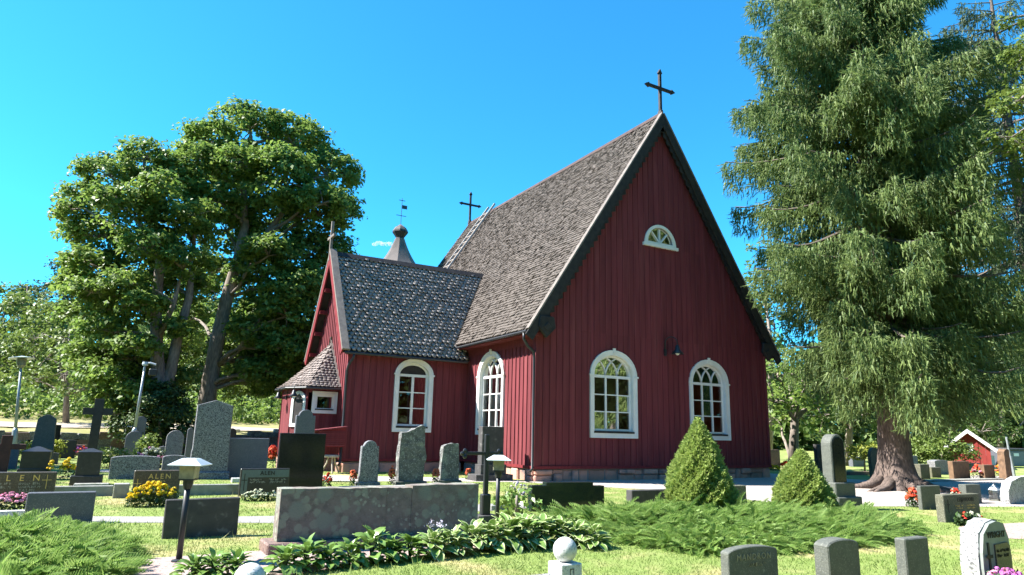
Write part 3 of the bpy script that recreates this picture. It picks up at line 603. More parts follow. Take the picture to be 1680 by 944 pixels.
# porch: half octagon with flared shingle cap
PX = [(WX, 6.40), (-6.2, 6.40), (-6.62, 7.20), (-6.62, 8.90), (-6.2, 9.70), (WX, 9.70)]
PZ = 3.05
for (p, q) in zip(PX[:-1], PX[1:]):
    L = math.hypot(q[0]-p[0], q[1]-p[1]); ax = ((q[0]-p[0])/L, (q[1]-p[1])/L); nn = (-ax[1], ax[0])
    if (p[0]+q[0])/2+nn[0] > (p[0]+q[0])/2 and abs(nn[0]) > .1: nn = (-nn[0], -nn[1])
    if abs(nn[0]) <= .1: nn = (0, -1) if p[1] < 7 else (0, 1)
    fp = frame_fn(p, ax, nn)
    hole = (.16, 1.08, 2.12, 2.95) if p == PX[0] else None
    nb = max(2, round(L/.25)); 
    for k in range(nb):
        a, b = L*k/nb+.003, L*(k+1)/nb-.003
        if hole and b > L-1.10+.0 and a < L-.14:
            MB().prism([(a, ZB), (b, ZB), (b, 2.16), (a, 2.16)], 0, .03, fp).build('porch_board', RED, church); MB().prism([(a, 2.9), (b, 2.9), (b, PZ), (a, PZ)], 0, .03, fp).build('porch_board', RED, church)
        else: MB().prism([(a, ZB), (b, ZB), (b, PZ), (a, PZ)], 0, .03, fp).build('porch_board', RED, church)
    MB().prism([(0, -.1), (L, -.1), (L, ZB), (0, ZB)], -.1, .06, fp).build('footing_stone', FSTONE, church)
    MB().prism([(-.03, ZB), (.07, ZB), (.07, PZ), (-.03, PZ)], .02, .06, fp).build('corner_board', RED, church)
    if hole:
        a0, a1 = L-1.10, L-.14; O = [(a0, 2.12), (a1, 2.12), (a1, 2.95), (a0, 2.95)]; ins = lambda i: [(a0+i, 2.12+i), (a1-i, 2.12+i), (a1-i, 2.95-i), (a0+i, 2.95-i)]
        m = MB(); m.ring(O, ins(.13), .03, .075, fp); m.ring(ins(.12), ins(.2), -.06, .04, fp); pw = m.build('window', WHITE, church)
        o = MB(); o.add([fp(*t, -.02) for t in ins(.19)], [(0, 1, 2, 3)]); o.build('pane', GLASS, pw)
        MB().prism([(a0+.13, 2.245), (a1-.13, 2.245), (a1-.13, 2.29), (a0+.13, 2.29)], .0, .085, fp).build('sill', TAR, pw)
    if p == PX[1]:
        O = arch_outline(.8, 1.6, 2.55, 2.95, 0, 10); I = arch_outline(.8, 1.6, 2.55, 2.95, .13, 10); fp2 = frame_fn(p, ax, nn, (L-.8)/2)
        m = MB(); m.ring(O, I, .03, .08, fp2); pw = m.build('window', WHITE, church); MB().prism(arch_outline(.8, 1.6, 2.55, 2.95, .12, 10), .035, .05, fp2).build('shutter', TAR, pw)
eav = [(WX, 6.08), (-6.34, 6.08), (-6.88, 7.08), (-6.88, 9.02), (-6.34, 10.02), (WX, 10.02)]
apex = np.array((WX+.02, WR, 5.12))
pr = None; VV = []; QQ = []; base = 0
for p, q in zip(eav[:-1], eav[1:]):
    p3, q3 = np.array((*p, PZ+.06)), np.array((*q, PZ+.06))
    def pt(s, t): # flared profile
        b = p3+(q3-p3)*s; r = b+(apex-b)*t; r[2] = PZ+.06+(apex[2]-PZ-.06)*(t**1.18); return r
    m = MB(); v = []; nt_ = 10
    for k in range(nt_+1): v += [pt(0, k/nt_), pt(1, k/nt_)]
    m.add(v, [(2*k, 2*k+1, 2*k+3, 2*k+2) for k in range(nt_)])
    ob = m.build('porch_roof', TRIM, church); pr = pr or ob
    Lb = np.linalg.norm(q3-p3); Hs = np.linalg.norm(apex-(p3+q3)/2); rows = int(Hs/.155)
    for r in range(rows):
        t0, t1 = r/rows, (r+1.3)/rows; wid = Lb*(1-t0); nc = max(1, round(wid/.16)); nrm = np.cross(q3-p3, apex-p3); nrm /= np.linalg.norm(nrm); nrm *= np.sign(nrm[2])
        for c in range(nc):
            o_ = .5*(r % 2)/nc; s0, s1 = max(0, (c+.04-(.5 if r % 2 else 0))/nc), min(1, (c+.96-(.5 if r % 2 else 0))/nc)
            if s1-s0 < .01: continue
            sm = (s0+s1)/2; h_ = .035; j = random.uniform(-.008, .008)
            ps = [pt(s0, min(t1, 1)), pt(s1, min(t1, 1)), pt(s1, t0+.3*(t1-t0)*.8)+nrm*(h_+j), pt(sm+(s1-s0)*.22, t0)+nrm*(h_+.012+j), pt(sm-(s1-s0)*.22, t0)+nrm*(h_+.012+j), pt(s0, t0+.3*(t1-t0)*.8)+nrm*(h_+j)]
            low = [x-nrm*.03 for x in ps[2:6]]
            VV += ps+low; b = base; base += 10
            QQ += [(b, b+1, b+2, b+5), (b+5, b+2, b+3, b+4), (b+2, b+6, b+7, b+3), (b+3, b+7, b+8, b+4), (b+4, b+8, b+9, b+5)]
o = link('porch_shingles', npmesh('porch_shingles', VV, QQ), SHP, pr); o['kind'] = 'stuff'
for sg, e in ((-1, eav[0]), (1, eav[-1])):
    MB().prism([(0, 0), (1, 0), (1, 1), (0, 1)], 0, 1, lambda a, z, d: tuple(np.array((WX-.12+.09*d, e[1], PZ+.08))*(1-a)+np.array((WX-.12+.09*d, WR, 5.2))*a+np.array((0, -sg*.10*z, .10*z)))).build('flashing_board', GREYW, church)
MB().tube([(WX, eav[0][1]-.04, PZ), *[(e[0]-.04, e[1]+(-.03 if e[1] < 8 else .03), PZ) for e in eav[1:-1]], (WX, eav[-1][1]+.04, PZ)], .045, 6).build('gutter', IRON, church)
gooseneck((-6.42, 6.75, 2.95), -.85, -.5, s=.7); gooseneck((-6.66, 8.0, 2.9), -1, 0, s=.7)
# ------------------------------------------------------------------ bell tower beyond the church
TP = atD(656, 392, 62); tw = thing('bell_tower', 'shingled bell tower cap with bulb finial and weather vane rising behind the church', 'tower', (TP[0], TP[1], 0))
kz = 62/1096.5; zk = TP[2]
prof = [(3.4, 3.0), (3.4, zk-6.5)]; m = MB(); m.lathe(prof, 8, ph=math.pi/8); m.build('tower_body', RED, tw)
m = MB(); pf = []
r_of = lambda t: .44+.98*t+.60*t**2.2          # radius of the cap, t down from the neck
for k in range(46):
    t = k/45*1.62; r = r_of(t); z = zk-.0-t*2.9
    pf += [(r, z), (r+.045, z-.055)]
m.lathe(pf[::-1], 8, ph=math.pi/8); m.build('tower_roof', SHT, tw)
bl = MB().lathe([(.42, zk-.1), (.40, zk+.1), (.72, zk+.55), (.76, zk+.62), (.74, zk+.75)], 8, ph=math.pi/8).build('bulb_finial', TAR, tw)
MB().lathe([(.73, zk+.72), (.70, zk+.85), (.52, zk+1.12), (.22, zk+1.33), (.05, zk+1.45)], 8, ph=math.pi/8).build('finial_cap', SHT, bl)
vn = MB().tube([(0, 0, zk+1.4), (0, 0, zk+4.1)], .028, 6).build('weather_vane', IRON, tw)
MB().box(-.32, -.02, zk+3.85, .32, .02, zk+3.90).build('vane_bar', IRON, vn); MB().box(-.5, -.02, zk+2.3, .5, .02, zk+2.35).build('vane_bar', IRON, vn)
MB().box(.04, -.015, zk+3.05, .55, .015, zk+3.42).build('vane_flag', IRON, vn)
# ------------------------------------------------------------------ louvred box and cream stand beside the church wall
lb = thing('slatted_hatch', 'red slatted hatch with sloping lid beside the porch corner', 'hatch', (-5.05, 5.55, 0))
MB().prism([(-1.0, .92), (-.02, .92), (-.02, 1.62), (-1.0, 1.50)], -.62, -.02, Fxz).build('hatch_box', REDD, lb)
for k in range(8): MB().box(-1.0, -.655, .95+k*.068, -.04, -.625, .995+k*.068).build('slat', RED, lb)
for k in range(8): MB().box(-1.035, -.60, .95+k*.066, -1.005, -.04, .995+k*.066).build('slat', RED, lb)
MB().prism([(-1.2, 1.46), (.0, 1.62), (.0, 1.66), (-1.2, 1.50)], -.72, .0, Fxz).build('lid', RED, lb)
st = thing('stool', 'cream painted stool with splayed legs under the slatted hatch', 'stool', (-5.5, 5.02, 0)); st.scale = (.85, .85, .8)
MB().lathe([(.05, .68), (.30, .69), (.32, .74), (.30, .80), (.05, .81)], 14).build('seat', SAND, st)
for a in (.4, 2.5, 4.6): MB().tube([(.15*math.cos(a), .15*math.sin(a), .70), (.2*math.cos(a), .2*math.sin(a), .45), (.42*math.cos(a), .42*math.sin(a), .02)], .035, 6).build('leg', SAND, st)
# ------------------------------------------------------------------ gravestones
def outline(shape, w_, h, rng):
    if shape == 'rect': return [(0, 0), (w_, 0), (w_, h), (0, h)]
    if shape == 'trap': return [(-.03*w_, 0), (1.03*w_, 0), (w_, h), (0, h)]
    if shape == 'arc': return [(0, 0), (w_, 0)]+[(w_/2+w_/2*math.cos(math.pi*k/14), h*.90+h*.10*math.sin(math.pi*k/14)) for k in range(15)]
    if shape == 'round': r = w_/2; return [(0, 0), (w_, 0)]+[(r+r*math.cos(math.pi*k/16), h-r+r*math.sin(math.pi*k/16)) for k in range(17)]
    if shape == 'shoulder': r = w_*.36; return [(-.06*w_, 0), (1.06*w_, 0), (w_, h-r*.85), (w_/2+r, h-r*.85)]+[(w_/2+r*math.cos(math.pi*k/14), h-r*.85+r*.85*math.sin(math.pi*k/14)) for k in range(1, 14)]+[(w_/2-r, h-r*.85), (0, h-r*.85)]
    if shape == 'peak': return [(-.02*w_, 0), (1.02*w_, 0), (1.02*w_, h*.34), (w_, h*.38), (w_, h*.93), (w_/2, h), (0, h*.93), (0, h*.38), (-.02*w_, h*.34)]
    if shape == 'taperpeak': return [(-.08*w_, 0), (1.08*w_, 0), (.93*w_, h*.92), (.60*w_, h), (.40*w_, h), (.07*w_, h*.92)]
    if shape == 'step': return [(0, 0), (w_, 0), (w_, h*.84), (w_*.84, h*.84), (w_*.84, h*.98), (w_*.19, h), (w_*.19, h*.90), (0, h*.90)]
    if shape == 'roughtall': return [(0, 0), (w_*1.0, 0), (w_*1.03, h*.3), (w_*1.08, h*.45), (w_*1.0, h*.62), (w_*.98, h*.85), (w_*1.0, h*.97), (w_*.85, h), (w_*.55, h*.93), (w_*.20, h*.86), (w_*.05, h*.85), (w_*.0, h*.6), (-.03*w_, h*.35)]
    if shape == 'roughlow': return [(0, 0), (w_*1.02, 0), (w_*1.0, h*.4), (w_*.97, h*.8), (w_*.93, h*.98), (w_*.6, h*1.0), (w_*.3, h*.96), (w_*.1, h*.90), (w_*.04, h*.5)]
    if shape == 'boulder': return [(0, 0), (w_, 0), (w_*1.02, h*.4), (w_*.98, h*.72), (w_*.86, h*.95), (w_*.6, h*1.0), (w_*.34, h*.96), (w_*.10, h*.80), (w_*.0, h*.5), (-.02*w_, h*.25)]
def rough_mesh(name, P, th, amp, cuts=3, seed=0):
    m = MB(); m.prism(P, 0, th, Fxz); me = m.mesh(name); bm = bmesh.new(); bm.from_mesh(me)
    bmesh.ops.triangulate(bm, faces=[f for f in bm.faces if len(f.verts) > 4])
    bmesh.ops.subdivide_edges(bm, edges=[e for e in bm.edges if e.calc_length() > .12], cuts=cuts, use_grid_fill=True)
    from mathutils import noise
    for v in bm.verts:
        if v.co.z < .01: continue
        q = v.co*6+Vector((seed*7.1, 0, 0)); k = amp if v.co.y > .02 else amp*.45
        v.co += Vector((noise.noise(q), noise.noise(q+Vector((9, 3, 1)))*.8, noise.noise(q+Vector((4, 8, 2)))))*k
    bm.to_mesh(me); bm.free(); return me
def lettering(txt, parent, x, z, size, mat, name='lettering', sx=1.0, y=-.004, bold=0.0):
    c = bpy.data.curves.new(name, 'FONT'); c.body = txt; c.size = size; c.align_x = 'CENTER'; c.align_y = 'CENTER'; c.extrude = .003; c.resolution_u = 2; c.space_character = sx; c.offset = bold
    t_ = bpy.data.objects.new('tmp', c); COL.objects.link(t_); dg = bpy.context.evaluated_depsgraph_get(); me = bpy.data.meshes.new_from_object(t_.evaluated_get(dg)); bpy.data.objects.remove(t_); bpy.data.curves.remove(c); me.materials.clear(); me.materials.append(mat); o = bpy.data.objects.new(name, me); COL.objects.link(o); o['kind'] = 'stuff'; o.parent = parent; o.location = (x, y, z); o.rotation_euler = (math.pi/2, 0, 0); return o
def marks(parent, x0, x1, z, h, mat, seed=1, y=-.004):       # worn small inscription line
    r = random.Random(seed); m = MB(); x = x0
    while x < x1-h*.4:
        w_ = h*r.uniform(.25, .6)
        if r.random() < .86:
            m.box(x, y-.002, z+h*r.choice((0, 0, .4)), x+w_*.35, y+.002, z+h*r.uniform(.7, 1)); m.box(x, y-.002, z+h*r.choice((.0, .4, .8)), x+w_, y+.002, z+h*(r.choice((.2, .55, 1))))
        x += w_+h*.22
    m.build('inscription', mat, parent)['kind'] = 'stuff'
def cross_relief(parent, x, z0, h, half, mat, t=.012, y=-.006):
    MB().box(x-t, y, z0, x+t, .002, z0+h).add([(x-half, y-.001, z0+h*.62-t), (x+half, y-.001, z0+h*.62-t), (x+half, y-.001, z0+h*.62+t), (x-half, y-.001, z0+h*.62+t)], [(0, 1, 2, 3)]).build('cross_relief', mat, parent)
_sid = [0]
def stone(label, uL, vB, uR, vT, th, shape='rect', mat='grey', name='gravestone', plinth=None, rough=0.0, bev=.012, lean=0.0, cat='gravestone', vE=None, group=None):
    """front face: foot of its left edge at (uL,vB) on the ground, right edge at uR, top at vT; th = thickness."""
    _sid[0] += 1; g = G(uL, vB); y = g[1]; x0 = g[0]; x1 = onY(uR, vB, y)[0]; h = onY((uL+uR)/2, vT, y)[2]; w_ = x1-x0
    zb = plinth[1] if plinth else 0.0
    P = outline(shape, w_, h-zb, random); P = [(a, z+(zb if zb else -.0)) for a, z in P]
    P = [(a, z if z > zb+1e-6 else (zb if zb else -.05)) for a, z in P]
    mt = GRAN[mat] if isinstance(mat, str) else mat
    if rough: me = rough_mesh(name, P, th, rough, seed=_sid[0])
    else: m = MB(); m.prism(P, 0, th, Fxz); me = m.mesh(name, bevel=bev)
    o = link(name, me, mt, loc=(x0, y, 0)); tag(o, label, cat, group or 'gravestones in the churchyard')
    if lean: o.rotation_euler = (0, lean, 0)
    if plinth:
        e, hp = plinth[0], plinth[1]; MB().box(-e, -e*.7, -.05, w_+e, th+e*.7, hp).build('plinth', mt if len(plinth) < 3 else GRAN[plinth[2]], o, bevel=.015)
    o['w'] = w_; o['h'] = h
    return o, w_, h
# --- left rows
o, w_, h = stone('tall speckled grey granite slab with shallow peaked top behind the pagoda lamp', 310, 787, 370, 656, .22, 'peak', 'coarse')
MB().box(-.12, -.08, -.05, w_+.10, .3, .22).build('plinth', GRAN['coarse'], o, bevel=.03)
stone('plain slate-blue broad slab against the tall speckled granite slab', 364, 785, 436, 719, .16, 'rect', 'slate')
stone('low broad speckled grey slab with gently curved top in front of a lamp post', 177, 787, 259, 748, .18, 'arc', 'coarse', plinth=None)
stone('pale bluish low slab half hidden by the pagoda lamp cap', 263, 785, 303, 747, .16, 'arc', 'grey')
stone('narrow weathered stone with rounded head just left of the tall speckled slab', 267, 764, 296, 706, .15, 'round', 'grey', lean=0.009)
stone('leaning dark slab with rounded shoulders behind the taller lamp post', 200, 758, 229, 707, .14, 'round', 'slate', lean=0.0105)
stone('small slate slab partly behind the leaning rounded one', 213, 752, 232, 683, .14, 'arc', 'slate', lean=0.0075)
o, w_, h = stone('slim grey obelisk with white cap and lines of gold lettering', 174, 742, 190, 678, .22, 'trap', 'grey', lean=0.0075)
MB().prism([(0, h), (w_, h), (w_*.75, h+.14), (w_*.25, h+.14)], .02, .2, Fxz).build('cap', GRAN['white'], o)
for k in range(5): marks(o, w_*.18, w_*.85, h*(.72-.12*k), .07, GOLD, 30+k)
c_, w_, h = stone('massive dark wooden cross with broad arms near the bank wall', 141, 750, 157, 654, .2, 'rect', 'blackm', name='grave_cross', lean=0.009, cat='cross')
MB().box(-.42, .02, h*.72, w_+.42, .18, h*.84).build('arm', GRAN['blackm'], c_, bevel=.01)
stone('tall tapering grey stone with clipped peak near the left lamp post', 46, 764, 82, 680, .25, 'taperpeak', 'dgrey', lean=0.0075)
stone('black slab tucked behind the tall tapering grey stone', 80, 752, 92, 697, .12, 'rect', 'black')
def capped(label, uL, vB, uR, vT, th, mat, tiers, pyr):
    o, w_, h = stone(label, uL, vB, uR, vT, th, 'rect', mat)
    MB().add([(-.02, -.02, h), (w_+.02, -.02, h), (w_+.02, th+.02, h), (-.02, th+.02, h), (w_/2-.05, th/2, h+pyr), (w_/2+.05, th/2, h+pyr)], [(0, 1, 5, 4), (2, 3, 4, 5), (1, 2, 5), (3, 0, 4)]).build('cap', GRAN[mat], o)
    for e, z in tiers: MB().box(-e, -e, -.05, w_+e, th+e, z).build('plinth', GRAN[mat], o, bevel=.012)
    return o, w_, h
capped('squat black block with hipped top beside a bronze-brown cross', 28, 788, 76, 741, .5, 'blackm', [(.04, .30)], .13)
o, w_, h = capped('black block with hipped top on a wide base and a spray of yellow flowers', 120, 797, 160, 742, .45, 'blackm', [(.09, .24)], .09)
b_ = thing('grave_cross', 'red-brown wooden cross at the edge of the churchyard beside the squat black block', 'cross', tuple(G(-6, 780)), group=None)
kx = .0155
MB().box(-.02, -.06, -.05, .24, .06, 1.15).build('post', GRAN['wood'], b_, bevel=.01); MB().box(-.35, -.04, .74, .60, .04, .90).build('arm', GRAN['wood'], b_, bevel=.01)
# three family slabs with the same surname
o, w_, h = stone('brown slab with widely spaced gold capitals and small lines above pink begonias', -48, 823, 86, 775, .14, 'rect', 'brown')
lettering('A L E N', o, w_*.49, h*.78, .17, GOLD, sx=1.55)
for k, z in enumerate((.55, .43)): marks(o, w_*.12, w_*.45, h*z, .05, PALEL, 10+k); marks(o, w_*.54, w_*.82, h*z, .05, PALEL, 14+k)
lettering('SALMI', o, w_*.65, h*.34, .085, PALEL, sx=1.25); cross_relief(o, w_*.885, h*.40, h*.50, .085, GOLD, .005)
stone('plain slate-grey slab behind the feathery juniper, seen from its blank back', 36, 862, 150, 808, .13, 'rect', 'slate')
MB_ = MB(); pk = G(-10, 858)
kb = tag(MB().box(-.9, 0, -.05, .42, .16, .17).build('grave_kerb', GRAN['white'], loc=(float(pk[0]), float(pk[1]), 0)), 'pale speckled kerb below the pink begonias', 'kerb', 'grave kerbs')
o, w_, h = stone('brown slab with gold capitals half covered by yellow marigolds', 214, 824, 291, 772, .13, 'rect', 'brown')
lettering('ALEN', o, w_*.55, h*.80, .145, GOLD, sx=1.35); cross_relief(o, w_*.09, h*.35, h*.38, .07, GOLD, .005); marks(o, w_*.28, w_*.7, h*.62, .045, GOLD, 21)
stone('low dark blotched slab with bright edges behind the lamp post', 265, 885, 388, 819, .09, 'rect', 'dark', lean=-.012)
o, w_, h = stone('slab with a pale L-shaped panel carrying dark capitals above white flowers', 391, 815, 472, 769, .12, 'rect', 'blackm')
P = [(.03, .05), (w_*.15, .05), (w_*.15, h*.68), (w_-.02, h*.68), (w_-.02, h-.03), (.03, h-.03)]
MB().prism(P, -.012, .0, Fxz).build('panel', TEAL, o); lettering('ALEN', o, w_*.54, h*.83, .125, DARKL, sx=1.15, y=-.016, bold=.003)
marks(o, w_*.2, w_*.52, h*.56, .045, PALEL, 3); marks(o, w_*.58, w_*.94, h*.56, .045, PALEL, 5); marks(o, w_*.2, w_*.52, h*.47, .045, PALEL, 7); marks(o, w_*.58, w_*.94, h*.47, .045, PALEL, 8)
cross_relief(o, w_*.085, h*.2, h*.62, .06, DARKL, .008, -.018)
o, w_, h = stone('big square black polished slab in front of the church porch', 452, 806, 528, 711, .16, 'rect', 'black')
stone('slate stone with curved ogee top rising behind the big black slab', 477, 790, 509, 672, .14, 'shoulder', 'slate')
# --- stones beside the church path
stone('slim grey granite stone with rounded shoulders nearest the wing downpipe', 590, 797, 618, 723, .16, 'shoulder', 'coarse', plinth=(.09, .09))
stone('tallest rough-hewn stone with jagged slanting top before the wing window', 653, 796, 694, 697, .22, 'roughtall', 'rough', plinth=(.10, .1, 'dgrey'), rough=.05)
stone('shorter rough-hewn dark stone right of the jagged tall one', 722, 794, 752, 727, .2, 'roughlow', 'rough', plinth=(.09, .1, 'dgrey'), rough=.03)
o, w_, h = stone('tall dark rectangular stone on a two-step base by the nave window', 789, 789, 825, 700, .3, 'rect', 'dark')
MB().box(-.06, -.08, -.05, w_+.08, .36, .52).build('plinth', GRAN['dark'], o, bevel=.01); MB().box(-.28, -.2, -.05, w_+.28, .45, .2).build('plinth', GRAN['dark'], o, bevel=.01)
# big lichen-covered family stone
g = G(452, 908); X0, Y0 = g[0], g[1]; xr = onY(783, 880, Y0)[0]; hh = onY(455, 803, Y0)[2]; Lw = xr-X0
fs = thing('family_gravestone', 'long lichen-covered granite monument of joined slabs in front of hostas', 'gravestone', (X0, Y0, 0), group='gravestones in the churchyard')
a = Lw*.50
for x0, x1, dz, dy in ((0, a-.004, .0, 0), (a+.004, a+Lw*.13, -.012, .015), (a+Lw*.13+.004, Lw, .02, .006)):
    P = [(x0, .14)]+[(x1, .14)]+[(x1-(x1-x0)*k/8, hh+dz+random.uniform(-.008, .004)) for k in range(9)]
    me = rough_mesh('slab', P, .30, .012, cuts=2, seed=x0*3+1); o = link('slab', me, LICHEN, fs); o.location = (0, dy, 0)
MB().box(-.14, -.14, -.05, Lw+.1, .42, .135).build('plinth', PINKG if False else GRAN['red'], fs, bevel=.02)
# iron cross by the right lamp
ic = thing('iron_cross', 'slender dark iron cross standing beside the right pagoda lamp', 'cross', tuple(G(795, 858)))
MB().box(-.2, -.15, -.05, .2, .15, .14).build('plinth', GRAN['dark'], ic, bevel=.01); MB().box(-.09, -.06, .13, .09, .06, .5).build('socket', IRON, ic, bevel=.02)
MB().box(-.045, -.03, .48, .045, .03, 1.55).build('post', IRON, ic, bevel=.01); MB().box(-.42, -.025, 1.18, .24, .025, 1.24).build('arm', IRON, ic, bevel=.008)
for x in (-.44, .26):
    m = MB()
    for dx, dz in ((0, .05), (0, -.05), (math.copysign(.05, x), 0)): m.lathe([(.01, -.03), (.04, -.015), (.04, .015), (.01, .03)], 8); m.v[-32:] = [(x+dx+p[0], p[2], 1.205+dz+p[1]) for p in m.v[-32:]]
    m.build('trefoil', IRON, ic)
# --- middle
o, w_, h = stone('long dark green polished slab stepped down at both ends behind juniper', 872, 840, 992, 791, .17, 'step', 'green')
stone('low dark slab with pale edge emerging behind the juniper and dwarf spruce', 1037, 838, 1112, 804, .2, 'rect', 'dark')
stone('low brownish slab showing right of the taller dwarf spruce', 1196, 830, 1226, 797, .2, 'rect', 'olive')
o, w_, h = stone('round-headed dark granite monument with recessed arched panel beside dwarf spruce', 1371, 837, 1394, 713, .28, 'round', 'dgrey', bev=.02)
MB().prism([(w_*.12+a_*w_*.76/1.0*0, 0) for a_ in ()] or [(p[0]*.78+w_*.11, p[1]*.60+h*.36) for p in outline('round', w_, h, 0)], -.014, -.002, Fxz).build('panel', GRAN['black'], o)
MB().box(-.10, -.12, -.05, w_+.12, .40, .62).build('plinth', GRAN['dgrey'], o, bevel=.02); MB().box(-.16, -.22, -.05, w_+.2, .48, .30).build('plinth', GRAN['dgrey'], o, bevel=.02)
stone('tilted narrow brown stone close to the spruce trunk', 1432, 786, 1448, 735, .14, 'round', 'olive', lean=-.03)
stone('dark slab in shade behind the round-headed monument', 1343, 776, 1356, 729, .2, 'rect', 'dark')
stone('reddish low slab in shade beyond the church corner', 1264, 768, 1281, 738, .2, 'rect', 'red')
stone('low dark stone by golden shrubs beyond the spruce', 1400, 766, 1419, 750, .3, 'rect', 'slate')
# --- right rows
stone('dark slab with pale left edge beside red geraniums', 1514, 837, 1546, 797, .10, 'rect', 'dgrey', lean=0)
o, w_, h = stone('olive polished slab with black name, gold lines and a wreath at its foot', 1552, 858, 1611, 811, .17, 'rect', 'olive')
lettering('LEIJAVUORI', o, w_*.60, h*.80, .115, DARKL, sx=1.08, bold=.0015); marks(o, w_*.30, w_*.52, h*.55, .035, GOLD, 51); marks(o, w_*.62, w_*.88, h*.55, .035, GOLD, 52); marks(o, w_*.3, w_*.5, h*.46, .03, GOLD, 53); marks(o, w_*.62, w_*.86, h*.46, .03, GOLD, 54)
cross_relief(o, w_*.11, h*.34, h*.48, .06, DARKL, .010)
stone('dark slab with white edge just behind the olive name slab', 1588, 827, 1612, 795, .2, 'rect', 'dgrey')
o, w_, h = stone('pale rough boulder stone with bold black name and purple flowers at its foot', 1610, 962, 1660, 852, .19, 'boulder', 'pale', rough=.025)
MB().prism([(p[0]*.93+w_*.035, p[1]*.955+.02) for p in outline('boulder', w_, h, 0)], -.045, .01, Fxz).build('dressed_face', M('honed_grey_granite', (.23, .25, .23), (.19, .21, .19), rough=.6, scale=9), o)
lettering('WRIGHT', o, w_*.53, h*.77, .098, DARKL, y=-.05, bold=.0015, sx=1.08); MB().prism([(w_*.42, .05), (w_*.92, .05), (w_*.92, h*.58), (w_*.84, h*.64), (w_*.42, h*.62)], -.060, -.044, Fxz).build('plate', GRAN['brown'], o)
for k in range(2): marks(o, w_*.46, w_*.88, h*(.50-.08*k), .035, DARKL, 61+k, y=-.064)
cross_relief(o, w_*.22, h*.10, h*.56, .075, DARKL, .018, -.056)
stone('grey-green rough boulder stone cut off by the picture edge beyond the lawn', 1658, 828, 1718, 781, .22, 'boulder', 'pale', rough=.03)
o, w_, h = stone('foremost arched slab with engraved capitals and red flower reflections', 1199, 1000, 1281, 896, .11, 'arc', 'dgrey')
lettering('MANDRON', o, w_*.5, h*.82, .085, M('worn_gold_lettering', (.27, .24, .17), rough=.6), sx=1.2); marks(o, w_*.4, w_*.75, h*.66, .035, MATS['worn_gold_lettering'], 71)
stone('thick dark stone with rounded top and rough pale side in the foreground', 1366, 1000, 1418, 884, .17, 'arc', 'dgrey')
stone('square-topped dark stone with rough pale side in the foreground', 1494, 985, 1533, 882, .12, 'rect', 'dgrey')
stone('pair stone left of the brown one in the row beyond the spruce', 1512, 786, 1527, 762, .3, 'rect', 'olive', group='small stones in the far right row'); stone('lowest squat stone in the far row right of the spruce trunk', 1530, 784, 1545, 767, .3, 'rect', 'olive', group='small stones in the far right row')
stone('rusty brown broad stone with pale edge in front of the red hut', 1566, 787, 1593, 757, .22, 'rect', 'rust', group='small stones in the far right row'); stone('brown stone with white side standing beside orange flowers', 1617, 787, 1634, 763, .25, 'rect', 'rust', group='small stones in the far right row')
stone('tall narrow rough stone next to a pale pole at the right', 1652, 788, 1662, 737, .3, 'roughlow', 'rust', rough=.03, group='small stones in the far right row'); stone('small white stone in front of the red hut corner', 1622, 769, 1634, 748, .2, 'rect', 'white', group='small stones in the far right row')
stone('grey rounded stone lying in front of the pale flowering bush', 1536, 779, 1558, 755, .4, 'arc', 'grey', group='small stones in the far right row'); stone('slim grey stone just right of the spruce trunk', 1497, 776, 1508, 748, .3, 'rect', 'grey', group='small stones in the far right row')
stone('wide dark name slab at the foot of the red hut', 1589, 771, 1609, 760, .2, 'rect', 'dark', group='small stones in the far right row')
# far left back rows
stone('dark low slab below the bank wall, left of the wooden cross', 93, 752, 122, 722, .2, 'rect', 'blackm'); stone('small pink granite post with domed head below the bank wall', 110, 746, 119, 722, .2, 'round', 'red')
stone('red-brown low stone at the foot of the dark wooden cross', 121, 748, 140, 730, .2, 'rect', 'red'); stone('low grey rounded stone under golden leaves', 78, 762, 94, 743, .2, 'arc', 'dgrey')
stone('small dark stone behind the squat black block', 4, 770, 26, 730, .2, 'arc', 'slate'); stone('rough brown stone set low against the bank', 152, 744, 168, 714, .3, 'arc', 'rust')
stone('narrow slate stone close by the left edge of the tall speckled slab', 302, 756, 312, 702, .15, 'round', 'slate'); stone('small grey peaked stone behind the rounded one', 259, 756, 272, 732, .15, 'peak', 'slate')
stone('red-brown clover-shaped stone above the slate-blue slab', 370, 748, 384, 703, .2, 'round', 'rust'); 
# kerbs
def kerb(label, u0, v0, u1, hgt, d=.14, mat=CONC, rot=0):
    g = G(u0, v0); x1 = onY(u1, v0, g[1])[0]
    return tag(MB().box(0, 0, -.05, x1-g[0], d, hgt).build('grave_kerb', mat, loc=(float(g[0]), float(g[1]), 0), bevel=.012), label, 'kerb', 'grave kerbs')
kerb('grey kerb between the brown slab and a square end block', 86, 816, 184, .22); kerb('square end block of the kerb beside the marigolds', 184, 818, 210, .30, .28)
kerb('grey kerb behind the dark blotched slab', 288, 814, 390, .24); kerb('kerb behind the lichen monument below the slim granite stones', 560, 806, 770, .10, .3)
kerb('pale kerb strip between the iron cross and the juniper', 806, 838, 848, .10, .3); kerb('kerb in front of the tall slabs by the lamp', 120, 800, 178, .08, .3, CONC)
kerb('broad grey kerb in front of the far right row of stones', 1490, 792, 1660, .06, .5, CONC); kerb('kerb edging the grave bed behind the round-headed monument', 1395, 780, 1432, .16, .2, GRAN['red'])
kerb('pale low kerb before the slate-blue slab', 380, 792, 404, .12, .2, GRAN['white'])
